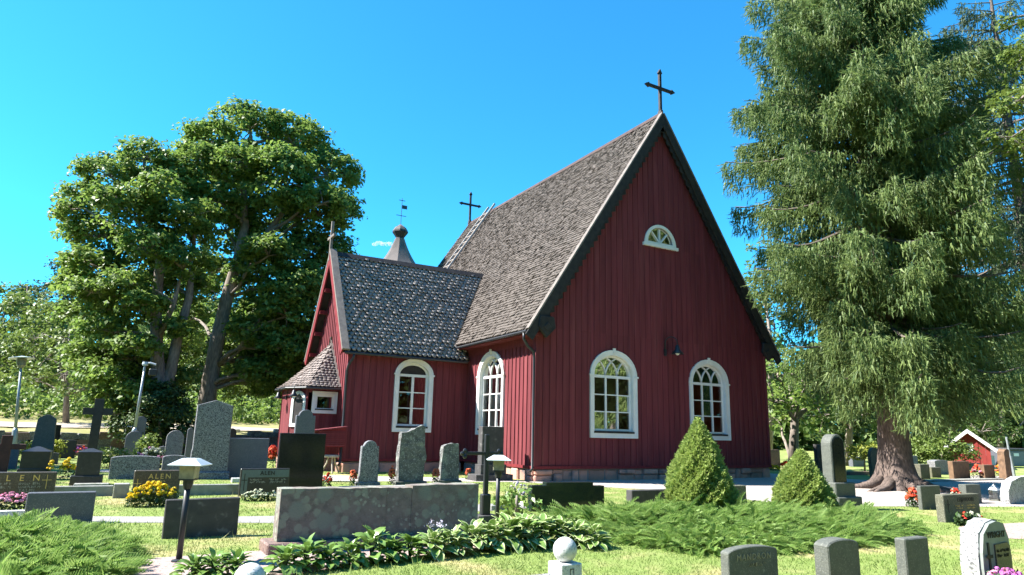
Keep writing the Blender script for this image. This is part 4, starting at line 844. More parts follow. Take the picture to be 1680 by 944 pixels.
# ball posts
def ball_post(label, u, v, D, zb, r, post):
    p = atD(u, v, D); t = thing('ball_post', label, 'post', (p[0], p[1], 0), group='ball posts')
    zc = p[2]; m = MB(); n = 20
    m.lathe([(max(.004, r*math.sin(math.pi*k/n)), zc-r*math.cos(math.pi*k/n)) for k in range(n+1)], 28); m.build('ball', GRAN['white'], t, smooth=True)
    q = zc-r*.96; s_ = post; MB().box(-s_, -s_, -.05, s_, s_, q).build('post', GRAN['white'], t, bevel=.008)
    return t, q
t, q = ball_post('white granite ball on square post with outlined cross, before the hostas', 927, 902, 6.6, 0, .112, .115)
P = [(-.022, q-.30), (.022, q-.30), (.022, q-.15), (.07, q-.15), (.07, q-.105), (.022, q-.105), (.022, q-.04), (-.022, q-.04), (-.022, q-.105), (-.07, q-.105), (-.07, q-.15), (-.022, q-.15)]
cx_ = sum(p[0] for p in P)/12
IN = [(p[0]*.76, q-.128+(p[1]-q+.128)*.93) for p in P]; MB().ring(P, IN, -.119, -.114, Fxz).build('outlined_cross', DARKL, t)
ball_post('white granite ball peeking over the lower edge below the monument plinth', 409, 950, 6.4, 0, .135, .12)
gk = atD(905, 937, 6.6); gk2 = G(800, 960); tag(MB().box(-1.5, -.08, -.05, -.12, .08, max(.15, float(gk[2])-.02)).build('grave_kerb', GRAN['grey'], loc=(float(atD(927, 902, 6.6)[0]), float(atD(927, 902, 6.6)[1]), 0), bevel=.01), 'grey kerb running from the ball post towards the lower edge', 'kerb', 'grave kerbs')
# ------------------------------------------------------------------ lamps
def pagoda(label, u, v, vtop, tilt=0.0):
    p = G(u, v); top = onY(u, vtop, p[1])[2]; t = thing('path_lamp', label, 'lamp', (p[0], p[1], 0), group='pagoda path lamps'); t.rotation_euler = (0, tilt, 0)
    MB().lathe([(.085, -.02), (.085, .02), (.03, .035)], 12).build('foot_plate', IRON, t); MB().tube([(0, 0, 0), (0, 0, top-.30)], .035, 10).build('post', IRON, t, smooth=True)
    MB().lathe([(.045, top-.36), (.06, top-.30), (.06, top-.25)], 10).build('collar', IRON, t)
    h2 = .10; c = math.cos(.45); 
    MB().lathe([(h2*1.2, top-.245), (h2*1.28, top-.09)], 4, ph=.35).build('lamp_glass', LGLASS, t)
    MB().lathe([(h2*1.26, top-.26), (h2*1.26, top-.24)], 4, ph=.35).build('glass_frame', IRON, t)
    MB().lathe([(.27, top-.085), (.28, top-.075), (.14, top-.012), (.11, top-.0)], 4, ph=.35).build('cap', LCAP, t)
    return t
pagoda('pagoda lamp with pale square cap in front of the dark blotched slab', 293, 922, 752)
pagoda('pagoda lamp with pale square cap beside the iron cross and lichen monument', 815, 874, 747)
def street(label, u0, v0, u1, v1, D, kind):
    p = atD(u0, v0, D); q = atD(u1, v1, D); t = thing('lamp_post', label, 'lamp post', (p[0], p[1], p[2]), group='steel lamp posts'); d = Vector(q-p); H = d.length
    lean = d.normalized(); t.rotation_euler = Vector((0, 0, 1)).rotation_difference(lean).to_euler()
    MB().lathe([(.11, -.3), (.11, H*.30), (.10, H*.31), (.06, H*.33)], 10).build('base_tube', GALV, t, smooth=True); MB().tube([(0, 0, H*.3), (0, 0, H*.93)], [.065, .045], 10).build('pole', GALV, t, smooth=True)
    if kind == 'top':
        MB().lathe([(.06, H*.90), (.17, H*.93), (.2, H*.99), (.05, H)], 12).build('lamp_glass', LGLASS, t); MB().lathe([(.50, H-.015), (.50, H+.005), (.16, H+.07), (.03, H+.1)], 18).build('lamp_disc', LCAP, t)
    else:
        MB().tube([(0, 0, H*.90), (0, 0, H*.985), (.2, -.1, H*.99), (.42, -.2, H*.975)], .05, 8).build('arm', GALV, t); MB().box(.18, -.32, H*.86, .5, -.06, H*.93).build('lamp_head', IRON, t, bevel=.03)
        MB().lathe([(.10, H*.96), (.13, H*.975), (.11, H)], 10).build('cap', LCAP, t)
street('steel lamp post with flat disc lamp at the far left', 20, 760, 36, 588, 30, 'top')
street('steel lamp post with side-mounted lamp head before the ivy trunks', 213, 756, 239, 594, 30, 'side')
# ------------------------------------------------------------------ bank wall, gate and posts
bw = thing('bank_wall', 'mossy dry-stone retaining wall along the bank behind the graves', 'wall', (0, 0, 0))
L = float(np.linalg.norm(W1-W0)); ang = math.atan2(WD[1], WD[0])
rockm = []
for k in range(6):
    P = [(-.5, 0), (.5, 0), (.52, .5), (.46, 1), (-.47, .97), (-.52, .45)]; me = rough_mesh('stone', P, 1.0, .09, cuts=2, seed=k+50); me.materials.append(GRAN['rough'] if k % 3 else GRAN['red']); rockm.append(me)
s = 14.0
while s < L+1:
    w_ = random.uniform(.55, 1.25); z = -.05
    while z < .98:
        hh_ = random.uniform(.28, .42)
        o = bpy.data.objects.new('stone', random.choice(rockm)); COL.objects.link(o); o.parent = bw
        c = W0+WD*(s+w_/2+random.uniform(-.08, .08)); o.location = (c[0]-WN[0]*.28, c[1]-WN[1]*.28, z); o.scale = (w_*1.03, .6, hh_*1.06); o.rotation_euler = (0, random.uniform(-.05, .05), ang+random.uniform(-.06, .06)); z += hh_
    s += w_
fe = thing('metal_fence', 'teal painted metal fence with gate on the road beyond the bank', 'fence', (0, 0, 0))
def bankpt(s, d): return W0[0]+WD[0]*s+WN[0]*d, W0[1]+WD[1]*s+WN[1]*d, float(bank_z(np.array(float(s)), np.array(float(d))))
f0, f1 = atD(385, 690, 60), atD(520, 690, 60); n = 9
zf = 1.9
for k in range(n):
    p = f0+(f1-f0)*k/(n-1); MB().tube([(p[0], p[1], 0.5), (p[0], p[1], zf+(1.3 if k not in (1,) else 3.0))], .06, 6).build('post', GREENM, fe)
for z in (.45, .8, 1.2): MB().tube([(f0[0], f0[1], zf+z), (f1[0], f1[1], zf+z)], .035, 5).build('rail', GREENM, fe)
for k in range(26):
    p = f0+(f1-f0)*(k+.5)/26; MB().tube([(p[0], p[1], zf+.1), (p[0], p[1], zf+1.2)], .02, 4).build('picket', GREENM, fe)
for lab, u in (('white stone post on the road left of the fence gate', 388), ('white stone post on the road nearer the porch', 454)):
    p = atD(u, 708, 44); MB_ = MB().box(-.2, -.2, .3, .2, .2, float(p[2])+.15).build('road_post', GRAN['white'], bevel=.03, loc=(float(p[0]), float(p[1]), 0)); tag(MB_, lab, 'post', 'road posts')
# ------------------------------------------------------------------ red hut, bin, pole
g = G(1560, 767); hw = 2.25
hut = thing('red_hut', 'small red board hut with pale gable roof beyond the spruce', 'hut', (g[0], g[1], 0), rotz=-1.12)
hz = 1.45; rz_ = hz+hw*.42
n = 9
for k in range(n):
    a_, b_ = hw*k/n+.004, hw*(k+1)/n-.004; zt = lambda x: rz_-abs(x-hw/2)*.84
    MB().prism([(a_, 0), (b_, 0), (b_, zt(b_)), (a_, zt(a_))], 0, .04+.01*(k % 2), Fxz).build('board', M('hut_red', (.28, .034, .030), (.23, .028, .025), rough=.8) if k == 0 else MATS['hut_red'], hut)
MB().box(0, .05, 0, .05, 2.8, hz).build('wall', MATS['hut_red'], hut); MB().box(hw-.05, .05, 0, hw, 2.8, hz).build('wall', MATS['hut_red'], hut)
HR = M('pale_metal_roof', (.40, .42, .44), (.34, .36, .38), rough=.5, scale=2)
for sg in (-1, 1):
    X0_, X1_ = hw/2, hw/2+sg*(hw/2+.45); z0_, z1_ = rz_+.1, rz_+.1-(hw/2+.45)*.84
    MB().prism([(X0_, z0_), (X1_, z1_), (X1_, z1_-.14), (X0_, z0_-.14)], -.35, 3.1, Fxz).build('roof', HR, hut)
    MB().prism([(X0_, z0_-.01), (X1_, z1_-.01), (X1_, z1_-.26), (X0_, z0_-.26)], -.39, -.352, Fxz).build('bargeboard', WHITE, hut)
dr = MB().box(hw*.28, -.03, .05, hw*.72, .0, 1.8).build('door', MATS['hut_red'], hut); MB().box(hw*.46, -.05, 1.0, hw*.60, -.031, 1.55).build('notice', WHITE, dr)
p = G(1655, 768); bn = thing('waste_bin', 'dark wheeled waste container with pale label at the right edge', 'bin', (p[0], p[1], 0))
MB().prism([(0.05, .1), (2.4, .1), (2.5, 1.15), (0, 1.15)], 0, 1.4, Fxz).build('body', GRAN['slate'], bn, bevel=.05); MB().prism([(-.05, 1.15), (2.55, 1.15), (2.5, 1.32), (0, 1.32)], -.06, 1.45, Fxz).build('lid', GRAN['dark'], bn, bevel=.04); MB().box(.9, -.012, .78, 1.6, -.002, .98).build('sticker', WHITE, bn)
street('pale leaning pole standing before the waste container', 1665, 782, 1655, 716, 30, 'plain') if False else None
p = G(1664, 783); pl = thing('pale_pole', 'pale leaning pole standing before the waste container', 'pole', (p[0], p[1], 0)); pl.rotation_euler = (0, -.14, 0)
MB().tube([(0, 0, -.05), (0, 0, 1.0)], .085, 8).build('base_tube', GALV, pl); MB().tube([(0, 0, .95), (0, 0, 1.95)], .05, 8).build('shaft', GALV, pl)
# grave lantern
p = G(1634, 822); ln = thing('grave_lantern', 'small glass grave lantern standing by the boulder stone', 'lantern', (p[0], p[1], 0))
MB().box(-.13, -.13, 0, .13, .13, .05).build('base', GRAN['dgrey'], ln); MB().lathe([(.16, .05), (.16, .30)], 4, ph=math.pi/4).build('glass', GLASS, ln)
MB().lathe([(.19, .30), (.05, .42), (.02, .46)], 4, ph=math.pi/4).build('cap', GALV, ln); MB().tube([(-.04, 0, .45), (0, 0, .52), (.04, 0, .45)], .01, 5).build('ring', GALV, ln); MB().lathe([(.05, .05), (.05, .2)], 10).build('candle', WHITE, ln)
# ------------------------------------------------------------------ vegetation
def unit(a): return a/np.maximum(np.linalg.norm(a, axis=-1, keepdims=True), 1e-9)
def cards(C, N, size, asp=.62, fold=.18):
    n = len(C); N = unit(N); R = unit(RNG.normal(size=(n, 3))); A = unit(R-N*(R*N).sum(1, keepdims=True)); B = np.cross(N, A)
    s = size[:, None]; V = np.stack([C+A*s*.6, C+B*s*asp*.5+N*s*fold, C-A*s*.5, C-B*s*asp*.5+N*s*fold], 1).reshape(-1, 3)
    F = np.arange(4*n).reshape(n, 4); return V, F
def crown(lobes, per_clump=34, dens=1.0, leaf=.2, clump=.42, shell=.55):
    Cc = []; Nn = []
    L = np.array(lobes, float)
    for (x, y, z, rx, ry, rz) in lobes:
        k = int(dens*5.2*(rx*ry+rx*rz+ry*rz)/3/(clump*clump)); d = unit(RNG.normal(size=(k, 3))); d[:, 2] = np.abs(d[:, 2])*np.where(RNG.random(k) < .72, 1, -1); rad = shell+(1.04-shell)*RNG.random(k)**.7
        P = np.array((x, y, z))+d*rad[:, None]*np.array((rx, ry, rz))
        q = (P[:, None, :]-L[None, :, :3])/L[None, :, 3:]; dd = (q**2).sum(-1); ins = (dd < .42).any(1); P = P[~ins]; d = d[~ins]
        Cc.append(P); Nn.append(d)
    P = np.concatenate(Cc); D = np.concatenate(Nn); n = len(P); m = per_clump
    sz = clump*(.6+.8*RNG.random(n))
    off = np.clip(RNG.normal(size=(n, m, 3)), -1.7, 1.7)*np.array((.62, .62, .34))*sz[:, None, None]
    pos = (P[:, None, :]+off).reshape(-1, 3); nor = (D[:, None, :]*.55+np.array((0, 0, .75))+RNG.normal(size=(n, m, 3))*.55).reshape(-1, 3)
    return cards(pos, nor, leaf*(.65+.7*RNG.random(len(pos)))), P
def limbs(mb, start, ends, r0, r1, k=6, wob=.25):
    for e in ends:
        s = np.array(start, float); e = np.array(e, float); pts = []; n = 5
        for i in range(n+1):
            t = i/n; p = s+(e-s)*t; p[2] += (math.sin(t*math.pi))*.10*np.linalg.norm(e-s)
            if 0 < i < n: p += RNG.normal(0, wob*np.linalg.norm(e-s)*.08, 3)
            pts.append(p)
        mb.tube(pts, [r0+(r1-r0)*i/n for i in range(n+1)], k)
def tree(name, label, base, trunks, lobes, leafmat, bark=BARKM, leaf=.2, per=34, dens=1.0, clump=.42, group='trees around the churchyard', lr=.13, cat='tree', branch=True):
    t = thing(name, label, cat, tuple(base), group=group); b = np.array(base)
    lob = [(l[0]-b[0], l[1]-b[1], l[2]-b[2], *l[3:]) for l in lobes]
    (V, F), P = crown(lob, per, dens, leaf, clump)
    c = link('crown', npmesh('crown', V, F), leafmat, t)
    trk = []
    for path, rad in trunks:
        path = [np.array(p)-b for p in path]; trk.append(path); MB().tube(path, rad, 12).build('trunk', bark, t, smooth=True)
    if branch:
        m = MB(); allp = np.concatenate([np.array(p) for p in trk])
        for (x, y, z, rx, ry, rz) in lob:
            ctr = np.array((x, y, z)); low = allp[allp[:, 2] < z-.2*rz]; low = low if len(low) else allp
            s = low[np.argmin(np.linalg.norm(low-ctr, axis=1))]; limbs(m, s, [ctr], lr, lr*.45)
            near = P[np.linalg.norm((P-ctr)/np.array((rx, ry, rz)), axis=1) < 1.1]
            if len(near): limbs(m, ctr, near[RNG.integers(0, len(near), min(7, len(near)))], lr*.4, .015, 5)
        m.build('branches', bark, t, smooth=True)['kind'] = 'stuff'
    return t
def lob(u, v, D, rpx, sq=1.0, dep=.8): # lobe seen at (u,v), D metres away, radius rpx
    p = atD(u, v, D); r = rpx*D/1096.5; return (p[0], p[1], p[2], r, r*dep+.4, r*sq)
def P3(u, v, D): return atD(u, v, D)
# big maple beside the wing
D1 = 39; b1 = P3(336, 690, D1)
T1 = [lob(410, 215, D1, 62, .75), lob(480, 235, D1+1, 58, .8), lob(345, 235, D1, 48, .7), lob(540, 290, D1+1, 52, .85), lob(455, 300, D1-2, 60, .8), lob(375, 300, D1+1, 55, .8), lob(520, 350, D1, 48, .9), lob(440, 370, D1+2, 62, .8), lob(545, 420, D1+2, 36, 1.0), lob(370, 380, D1+1, 45, .8), lob(500, 425, D1+1, 50, .9), lob(430, 455, D1+1, 58, .7), lob(505, 500, D1+2, 48, .9), lob(440, 535, D1+1, 50, .8), lob(500, 570, D1+2, 42, .8), lob(430, 600, D1+2, 45, .6), lob(390, 545, D1+3, 42, .7), lob(480, 615, D1+3, 40, .55), lob(440, 420, D1-2.5, 46, .7), lob(500, 470, D1-2, 46, .7), lob(470, 520, D1-2, 44, .7), lob(525, 545, D1-1, 38, .7), lob(462, 572, D1-1.5, 42, .6), lob(350, 330, D1-2, 44, .7), lob(400, 270, D1-2, 46, .7), lob(470, 275, D1-2, 46, .7), lob(530, 335, D1-2, 42, .7), lob(560, 350, D1, 32, .9), lob(490, 640, D1+2, 36, .5), lob(415, 545, D1-1.5, 34, .7), lob(442, 610, D1-1, 38, .6), lob(405, 612, D1, 28, .6), lob(470, 480, D1-2.5, 40, .7), lob(540, 480, D1+1, 34, .9), lob(535, 600, D1+2, 34, .7), lob(420, 520, D1+3, 40, .8), lob(400, 600, D1+4, 40, .7), lob(300, 300, D1, 36, .8), lob(450, 630, D1, 40, .45), lob(520, 600, D1, 36, .6), lob(345, 450, D1+3, 40, .8), lob(310, 530, D1+4, 44, .8), lob(400, 640, D1+3, 36, .5)]
tree('maple_tree', 'tall broad maple with leaning pale trunk beside the church wing', (b1[0], b1[1], .9),
     [([P3(334, 712, D1), P3(342, 640, D1), P3(356, 560, D1), P3(372, 490, D1), P3(392, 420, D1), P3(402, 372, D1), P3(398, 300, D1), P3(412, 235, D1)], [.55, .46, .40, .36, .30, .25, .16, .07]),
      ([P3(356, 600, D1), P3(378, 578, D1-.5), P3(392, 572, D1-1)], [.2, .12, .06]), ([P3(385, 440, D1), P3(430, 395, D1), P3(470, 340, D1), P3(505, 300, D1)], [.26, .2, .14, .06])], T1, MAPLE, leaf=.25, per=32, dens=1.2, clump=.40, lr=.12)
D2 = 35; b2 = P3(262, 700, D2)
T2 = [lob(235, 262, D2, 42, .8), lob(180, 290, D2, 48, .75), lob(135, 325, D2+1, 38, .7), lob(285, 290, D2+1, 50, .8), lob(325, 265, D2+2, 40, .8), lob(220, 350, D2-1, 52, .8), lob(290, 370, D2+1, 55, .8), lob(160, 390, D2+1, 46, .8), lob(120, 385, D2+2, 22, .8), lob(230, 430, D2+2, 55, .8), lob(165, 455, D2+1, 48, .7), lob(280, 470, D2+3, 55, .8), lob(195, 510, D2+1, 52, .7), lob(170, 560, D2+2, 42, .7), lob(290, 570, D2+5, 34, .7), lob(215, 590, D2+2, 45, .6), lob(130, 520, D2+2, 34, .7), lob(150, 600, D2+3, 36, .6), lob(240, 620, D2+4, 40, .6), lob(150, 480, D2-1.5, 40, .6), lob(205, 465, D2-2, 40, .6), lob(235, 500, D2-2, 34, .6), lob(305, 430, D2-1.5, 40, .6), lob(180, 545, D2-1.5, 40, .6), lob(222, 570, D2-2, 34, .6), lob(285, 540, D2-.5, 26, .6), lob(140, 430, D2-1, 34, .6), lob(245, 400, D2-2, 40, .6), lob(320, 355, D2-1, 40, .7), lob(190, 330, D2-2, 40, .6), lob(265, 310, D2-2, 38, .6), lob(125, 470, D2, 28, .7), lob(195, 620, D2-1, 34, .6), lob(160, 610, D2, 30, .6), lob(110, 345, D2, 22, .7), lob(185, 655, D2, 34, .5), lob(225, 640, D2-1, 30, .5), lob(300, 620, D2+2, 26, .6), lob(130, 580, D2+1, 30, .6), lob(265, 590, D2+1.5, 30, .7)]
tree('maple_tree', 'forked maple with two dark trunks left of the leaning maple', (b2[0], b2[1], .2),
     [([P3(262, 712, D2), P3(262, 650, D2), P3(258, 590, D2), P3(256, 520, D2), P3(262, 430, D2), P3(250, 350, D2), P3(238, 280, D2)], [.5, .40, .32, .28, .22, .14, .06]),
      ([P3(264, 660, D2), P3(280, 610, D2+.3), P3(290, 560, D2+.5), P3(310, 490, D2+.6), P3(318, 400, D2+1)], [.34, .28, .25, .2, .08]), ([P3(258, 560, D2), P3(285, 500, D2-.5), P3(300, 440, D2-1)], [.16, .12, .06])], T2, MAPLE, leaf=.24, per=32, dens=1.1, clump=.40, lr=.11)
# ivy-clad shrub at the trunks
bs = P3(262, 735, 33.5)
tree('ivy_bush', 'dense dark shrub wrapped round the forked trunks', (bs[0], bs[1], 0), [([bs, P3(262, 680, 33.5)], [.1, .05])],
     [lob(262, 690, 33.5, 30, 1.1), lob(240, 700, 33.2, 26, 1.0), lob(290, 690, 33.8, 26, 1.0), lob(265, 650, 34, 24, 1.0), lob(250, 670, 33, 22, 1.0), lob(290, 660, 34.5, 22, .9), lob(215, 660, 34.5, 26, 1.1), lob(212, 620, 35, 24, 1.1), lob(235, 720, 33, 18, 1), lob(300, 715, 33.8, 20, 1), lob(205, 700, 34.5, 20, 1)], DENSE, leaf=.17, per=30, dens=1.0, clump=.3, group='bushes', cat='bush', branch=False)
D3 = 42; b3 = P3(108, 697, D3)
tree('young_tree', 'young slender tree with open crown on the sandy bank', tuple(b3), [([b3, P3(109, 650, D3), P3(112, 590, D3), P3(116, 530, D3)], [.2, .15, .11, .05]), ([P3(109, 660, D3), P3(100, 600, D3), P3(94, 560, D3)], [.12, .08, .03])],
     [lob(110, 560, D3, 34, .7), lob(75, 590, D3, 30, .7), lob(140, 600, D3+1, 34, .7), lob(60, 555, D3+1, 28, .7), lob(150, 560, D3+2, 30, .7), lob(105, 615, D3-1, 36, .6), lob(55, 625, D3, 26, .6), lob(165, 640, D3+1, 26, .6), lob(90, 515, D3+1, 30, .7), lob(125, 640, D3-1, 26, .5)], MAPLE2, leaf=.21, per=22, dens=.62, clump=.5, lr=.06)
# trees on the far side of the road (left)
far = [('pale birch-like tree with airy crown at the far left edge', 6, 560, 66, MAPLE2, [(0, -55, 42), (-28, -10, 36), (30, -5, 40), (5, 35, 44), (40, 45, 30), (-20, 70, 34), (20, 85, 38)]),
       ('rounded yellow-green tree rising second from the far left', 58, 575, 62, MAPLE2, [(-8, -65, 36), (25, -50, 34), (0, -5, 44), (-30, 15, 30), (34, 15, 34), (0, 55, 44), (40, 65, 30)]),
       ('tall dusky pine showing between the pale trees and the forked maple', 118, 480, 78, PINE, [(0, -40, 28), (-14, 5, 34), (18, 10, 34), (0, 60, 40), (-20, 110, 40), (24, 120, 40)]),
       ('grey-green pine behind the second tree from the far left', 45, 500, 84, PINE, [(0, -12, 24), (-16, 20, 28), (14, 30, 30), (0, 70, 38), (-24, 110, 36), (22, 120, 36)]),
       ('leafy tree beyond the road seen under the leaning maple', 400, 620, 66, FAR, [(0, -40, 40), (-35, -5, 38), (35, 0, 40), (0, 25, 44), (-40, 45, 32), (40, 40, 34)]),
       ('bright leafy tree beyond the road seen between the maple trunks', 310, 610, 62, MAPLE2, [(0, -50, 40), (-30, -10, 38), (30, 0, 40), (0, 35, 40), (-25, 60, 32), (30, 60, 32), (25, -95, 42), (-20, -90, 40), (55, -50, 40), (0, -130, 36), (45, -130, 34)]),
       ('leafy tree beyond the road behind the porch roof', 470, 600, 70, FAR, [(0, -50, 45), (-30, 0, 38), (35, 0, 45), (0, 40, 44), (60, -20, 40), (75, 40, 36)]),
       ('broad leafy tree filling the gap left of the forked maple', 175, 600, 64, FAR, [(0, -60, 45), (-40, -10, 40), (40, 0, 40), (0, 35, 44), (-45, 45, 32), (40, 55, 34)])]
for lab, u, v, D, mt, L in far:
    b = P3(u, 690, D); b[2] = 2.2
    tree('roadside_tree', lab, tuple(b), [([b, P3(u, v+20, D), P3(u, v-30, D)], [.3, .2, .08])], [lob(u+a, v+c, D+RNG.uniform(-2, 2), r, .85) for a, c, r in L], mt, leaf=.36, per=30, dens=1.0, clump=.75, group='trees beyond the road', lr=.12)
# ------------------------------------------------------------------ spruce
def spruce(label, base, H, R, z0, mat, nspray=62, seed=3, whorl=.40, trunk_r=.62, roots=True, lean=0.0, tips=1.0, zmax=None):
    rg = np.random.default_rng(seed); t = thing('spruce_tree', label, 'tree', tuple(base), group='trees around the churchyard')
    prof = []; k = 20; zs_ = [-.1, .08, .25, .5, .9, 1.5, 2.5, 4, 7, 12, H*.75, H]
    m = MB(); v = []
    for z in zs_:
        r = trunk_r*(1-.93*z/H)*(1+(.75*math.exp(-max(z, 0)*2.6) if roots else .2*math.exp(-z)))
        for j in range(k):
            a = 2*math.pi*j/k; rr = r*(1+(.34*math.exp(-max(z, 0)*2.2)*math.cos(5*a+.8)+.06*math.cos(3*a+z) if roots else 0)); v.append((rr*math.cos(a), rr*math.sin(a), z))
    m.add(v, [(i*k+j, i*k+(j+1) % k, (i+1)*k+(j+1) % k, (i+1)*k+j) for i in range(len(zs_)-1) for j in range(k)]); tr = m.build('trunk', BARKS, t, smooth=True)
    if roots:
        for a, L in ((-2.9, 1.9), (-2.2, 1.5), (-1.3, 1.3), (-.5, 1.6), (.5, 1.3), (1.6, 1.3), (2.6, 1.6), (3.3, 1.9)):
            c, s = math.cos(a), math.sin(a); MB().tube([(c*.5, s*.5, .30), (c*(.6+L*.35), s*(.6+L*.35)-.05, .09), (c*(.6+L*.7)+.1*s, s*(.6+L*.7), .02), (c*(.6+L), s*(.6+L), -.05)], [.20, .12, .07, .03], 7).build('root', BARKS, t, smooth=True)
    SP = []; DR = []; LN = []; WD_ = []; wood = MB(); z = z0
    while z < (zmax or H-.6):
        f = (z-z0)/(H-z0); Lb = R*(1-f)**.50*(.64+min(f, .36)*1.05)
        for j in range(rg.integers(4, 7)):
            a = rg.uniform(0, 2*math.pi); L = Lb*rg.uniform(.45, 1.22); c, s = math.cos(a), math.sin(a); zz = z+rg.uniform(-.5, .5); dro = rg.uniform(.16, .52)*(1.15-f)
            n = 9; pts = []
            for i in range(n+1):
                q = i/n; pts.append((c*L*q*(1-.05*q), s*L*q*(1-.05*q), zz+L*(.10*q-dro*1.75*q**1.6+dro*1.05*q**3.2)))
            pts = np.array(pts); wood.tube(pts, [.075*(1-.85*i/n)*min(1, L/4)+.008 for i in range(n+1)], 4, cap=False)
            m_ = int(nspray*L*.9); q = .20+.82*rg.random(m_)**.80; idx = np.minimum((q*n).astype(int), n-1); fr_ = q*n-idx; P = pts[idx]*(1-fr_[:, None])+pts[np.minimum(idx+1, n)]*fr_[:, None]
            side = rg.choice([-1, 1], m_); lat = rg.random(m_)**.7*(.78*(1-q)**.55+.14)*min(1.0, L/3.5); fw = lat*rg.uniform(.35, .9, m_)
            dv = np.stack([c*fw-s*side*lat, s*fw+c*side*lat, -lat*rg.uniform(.15, .5, m_)], 1); P = P+dv
            P[:, 2] -= rg.random(m_)**1.7*1.25*(1.1-.7*f); hang = np.stack([c*.25+dv[:, 0]*.35, s*.25+dv[:, 1]*.35, -rg.uniform(.7, 1.8, m_)], 1)+rg.normal(0, .24, (m_, 3)); tipm = rg.random(m_) < .22
            hang[tipm] = unit(dv[tipm]+np.array((c, s, 0))*.3)+rg.normal(0, .15, (tipm.sum(), 3))+np.array((0, 0, -.05))
            SP.append(P); DR.append(unit(hang)); LN.append(rg.uniform(.18, .42, m_)); WD_.append(rg.uniform(.036, .066, m_))
        z += whorl*rg.uniform(.7, 1.3)
    P = np.concatenate(SP); D = np.concatenate(DR); L = np.concatenate(LN)[:, None]; Wd = np.concatenate(WD_)[:, None]
    A = unit(np.cross(D, rg.normal(size=D.shape))); n = len(P); B = np.cross(D, A); k1 = rg.uniform(.25, .6, (n, 1)); k2 = rg.uniform(.25, .6, (n, 1))
    m1 = P+D*L*.30; m2 = P+D*L*.52; W2 = B*Wd*.30
    V = np.stack([P-A*Wd*.5, P+A*Wd*.5, P+D*L, m1-W2, m1+W2, m1+(D*.75+A*k1)*L*.62, m2-W2, m2+W2, m2+(D*.75-A*k2)*L*.55], 1).reshape(-1, 3); F = np.arange(9*n).reshape(3*n, 3)
    link('needles', npmesh('needles', V, F), mat, t); wood.build('branches', TWIG, t)['kind'] = 'stuff'; return t
sb = G(1474, 803)
spruce('huge shaggy spruce with flared roots on the gravel right of the church', (sb[0], sb[1], 0), 29, 5.5, 4.35, NEEDLE, nspray=182, seed=5, whorl=.255, trunk_r=.53, zmax=21.5)
s2 = P3(1735, 760, 31); spruce('darker spruce half cut off by the right picture edge', (s2[0], s2[1], 0), 27, 6.2, 7.0, NEEDLED, nspray=75, seed=8, whorl=.5, trunk_r=.45, roots=False, zmax=24)
# deciduous trees behind and beside the spruce
rt = [('leafy tree peeping over the church roof slope behind the spruce', 1262, 540, 52, FAR, [(0, -110, 40), (-20, -60, 40), (20, -50, 44), (10, 0, 48), (-20, 40, 40), (30, 60, 44), (0, 90, 44), (-10, 130, 36)]),
      ('drooping green tree in shade between church corner and spruce', 1300, 660, 36, MAPLE, [(-25, -40, 40), (20, -30, 40), (-30, 0, 34), (0, 10, 44), (40, 10, 40), (70, -10, 40), (-25, 30, 24)]),
      ('leafy tree in the background right of the spruce trunk', 1560, 640, 60, FAR, [(-40, -30, 44), (0, -50, 50), (40, -20, 48), (-20, 20, 46), (30, 30, 46), (70, 10, 44), (0, 60, 34), (75, 55, 34)]),
      ('dark leafy tree behind the red hut', 1640, 650, 56, DENSE, [(-20, -30, 48), (30, -40, 50), (0, 20, 50), (50, 30, 46), (-30, 60, 34), (20, 70, 36)]),
      ('dark leafy tree behind the round-headed monument', 1390, 670, 44, DENSE, [(-30, -30, 40), (20, -40, 44), (0, 10, 40), (45, 5, 40), (-40, 15, 34)]),
      ('leafy tree filling the distance behind the spruce crown', 1480, 560, 70, FAR, [(-60, -40, 50), (0, -60, 55), (60, -30, 55), (-40, 30, 55), (30, 40, 55), (-70, 90, 45), (0, 100, 45), (70, 90, 45)])]
for lab, u, v, D, mt, L in rt:
    b = P3(u, 760, D); b[2] = 0
    tree('background_tree', lab, tuple(b), [([b, P3(u+4, v+30, D), P3(u-4, v-30, D)], [.28, .2, .08])], [lob(u+a, v+c, D+RNG.uniform(-2, 2), r, .85) for a, c, r in L], mt, leaf=.30, per=26, dens=.75, clump=.65, group='trees beyond the spruce', lr=.1)
b = P3(1760, 760, 20); b[2] = 0
tree('leaning_birch', 'bright leafy branches of a tree reaching in at the upper right edge', tuple(b), [([b, P3(1765, 500, 20), P3(1750, 250, 19.5), P3(1740, 120, 19)], [.28, .22, .16, .08])],
     [lob(1700, 90, 18.5, 42, .8), lob(1672, 165, 18.3, 36, .7), lob(1660, 225, 18.5, 34, .5), lob(1735, 150, 18.5, 60, .9), lob(1700, 240, 18.8, 44, .5), lob(1760, 60, 19, 60, .9), lob(1780, 220, 19, 60, .9), lob(1690, 25, 19, 30, .6)], MAPLE2, leaf=.13, per=30, dens=.8, clump=.26, lr=.05)
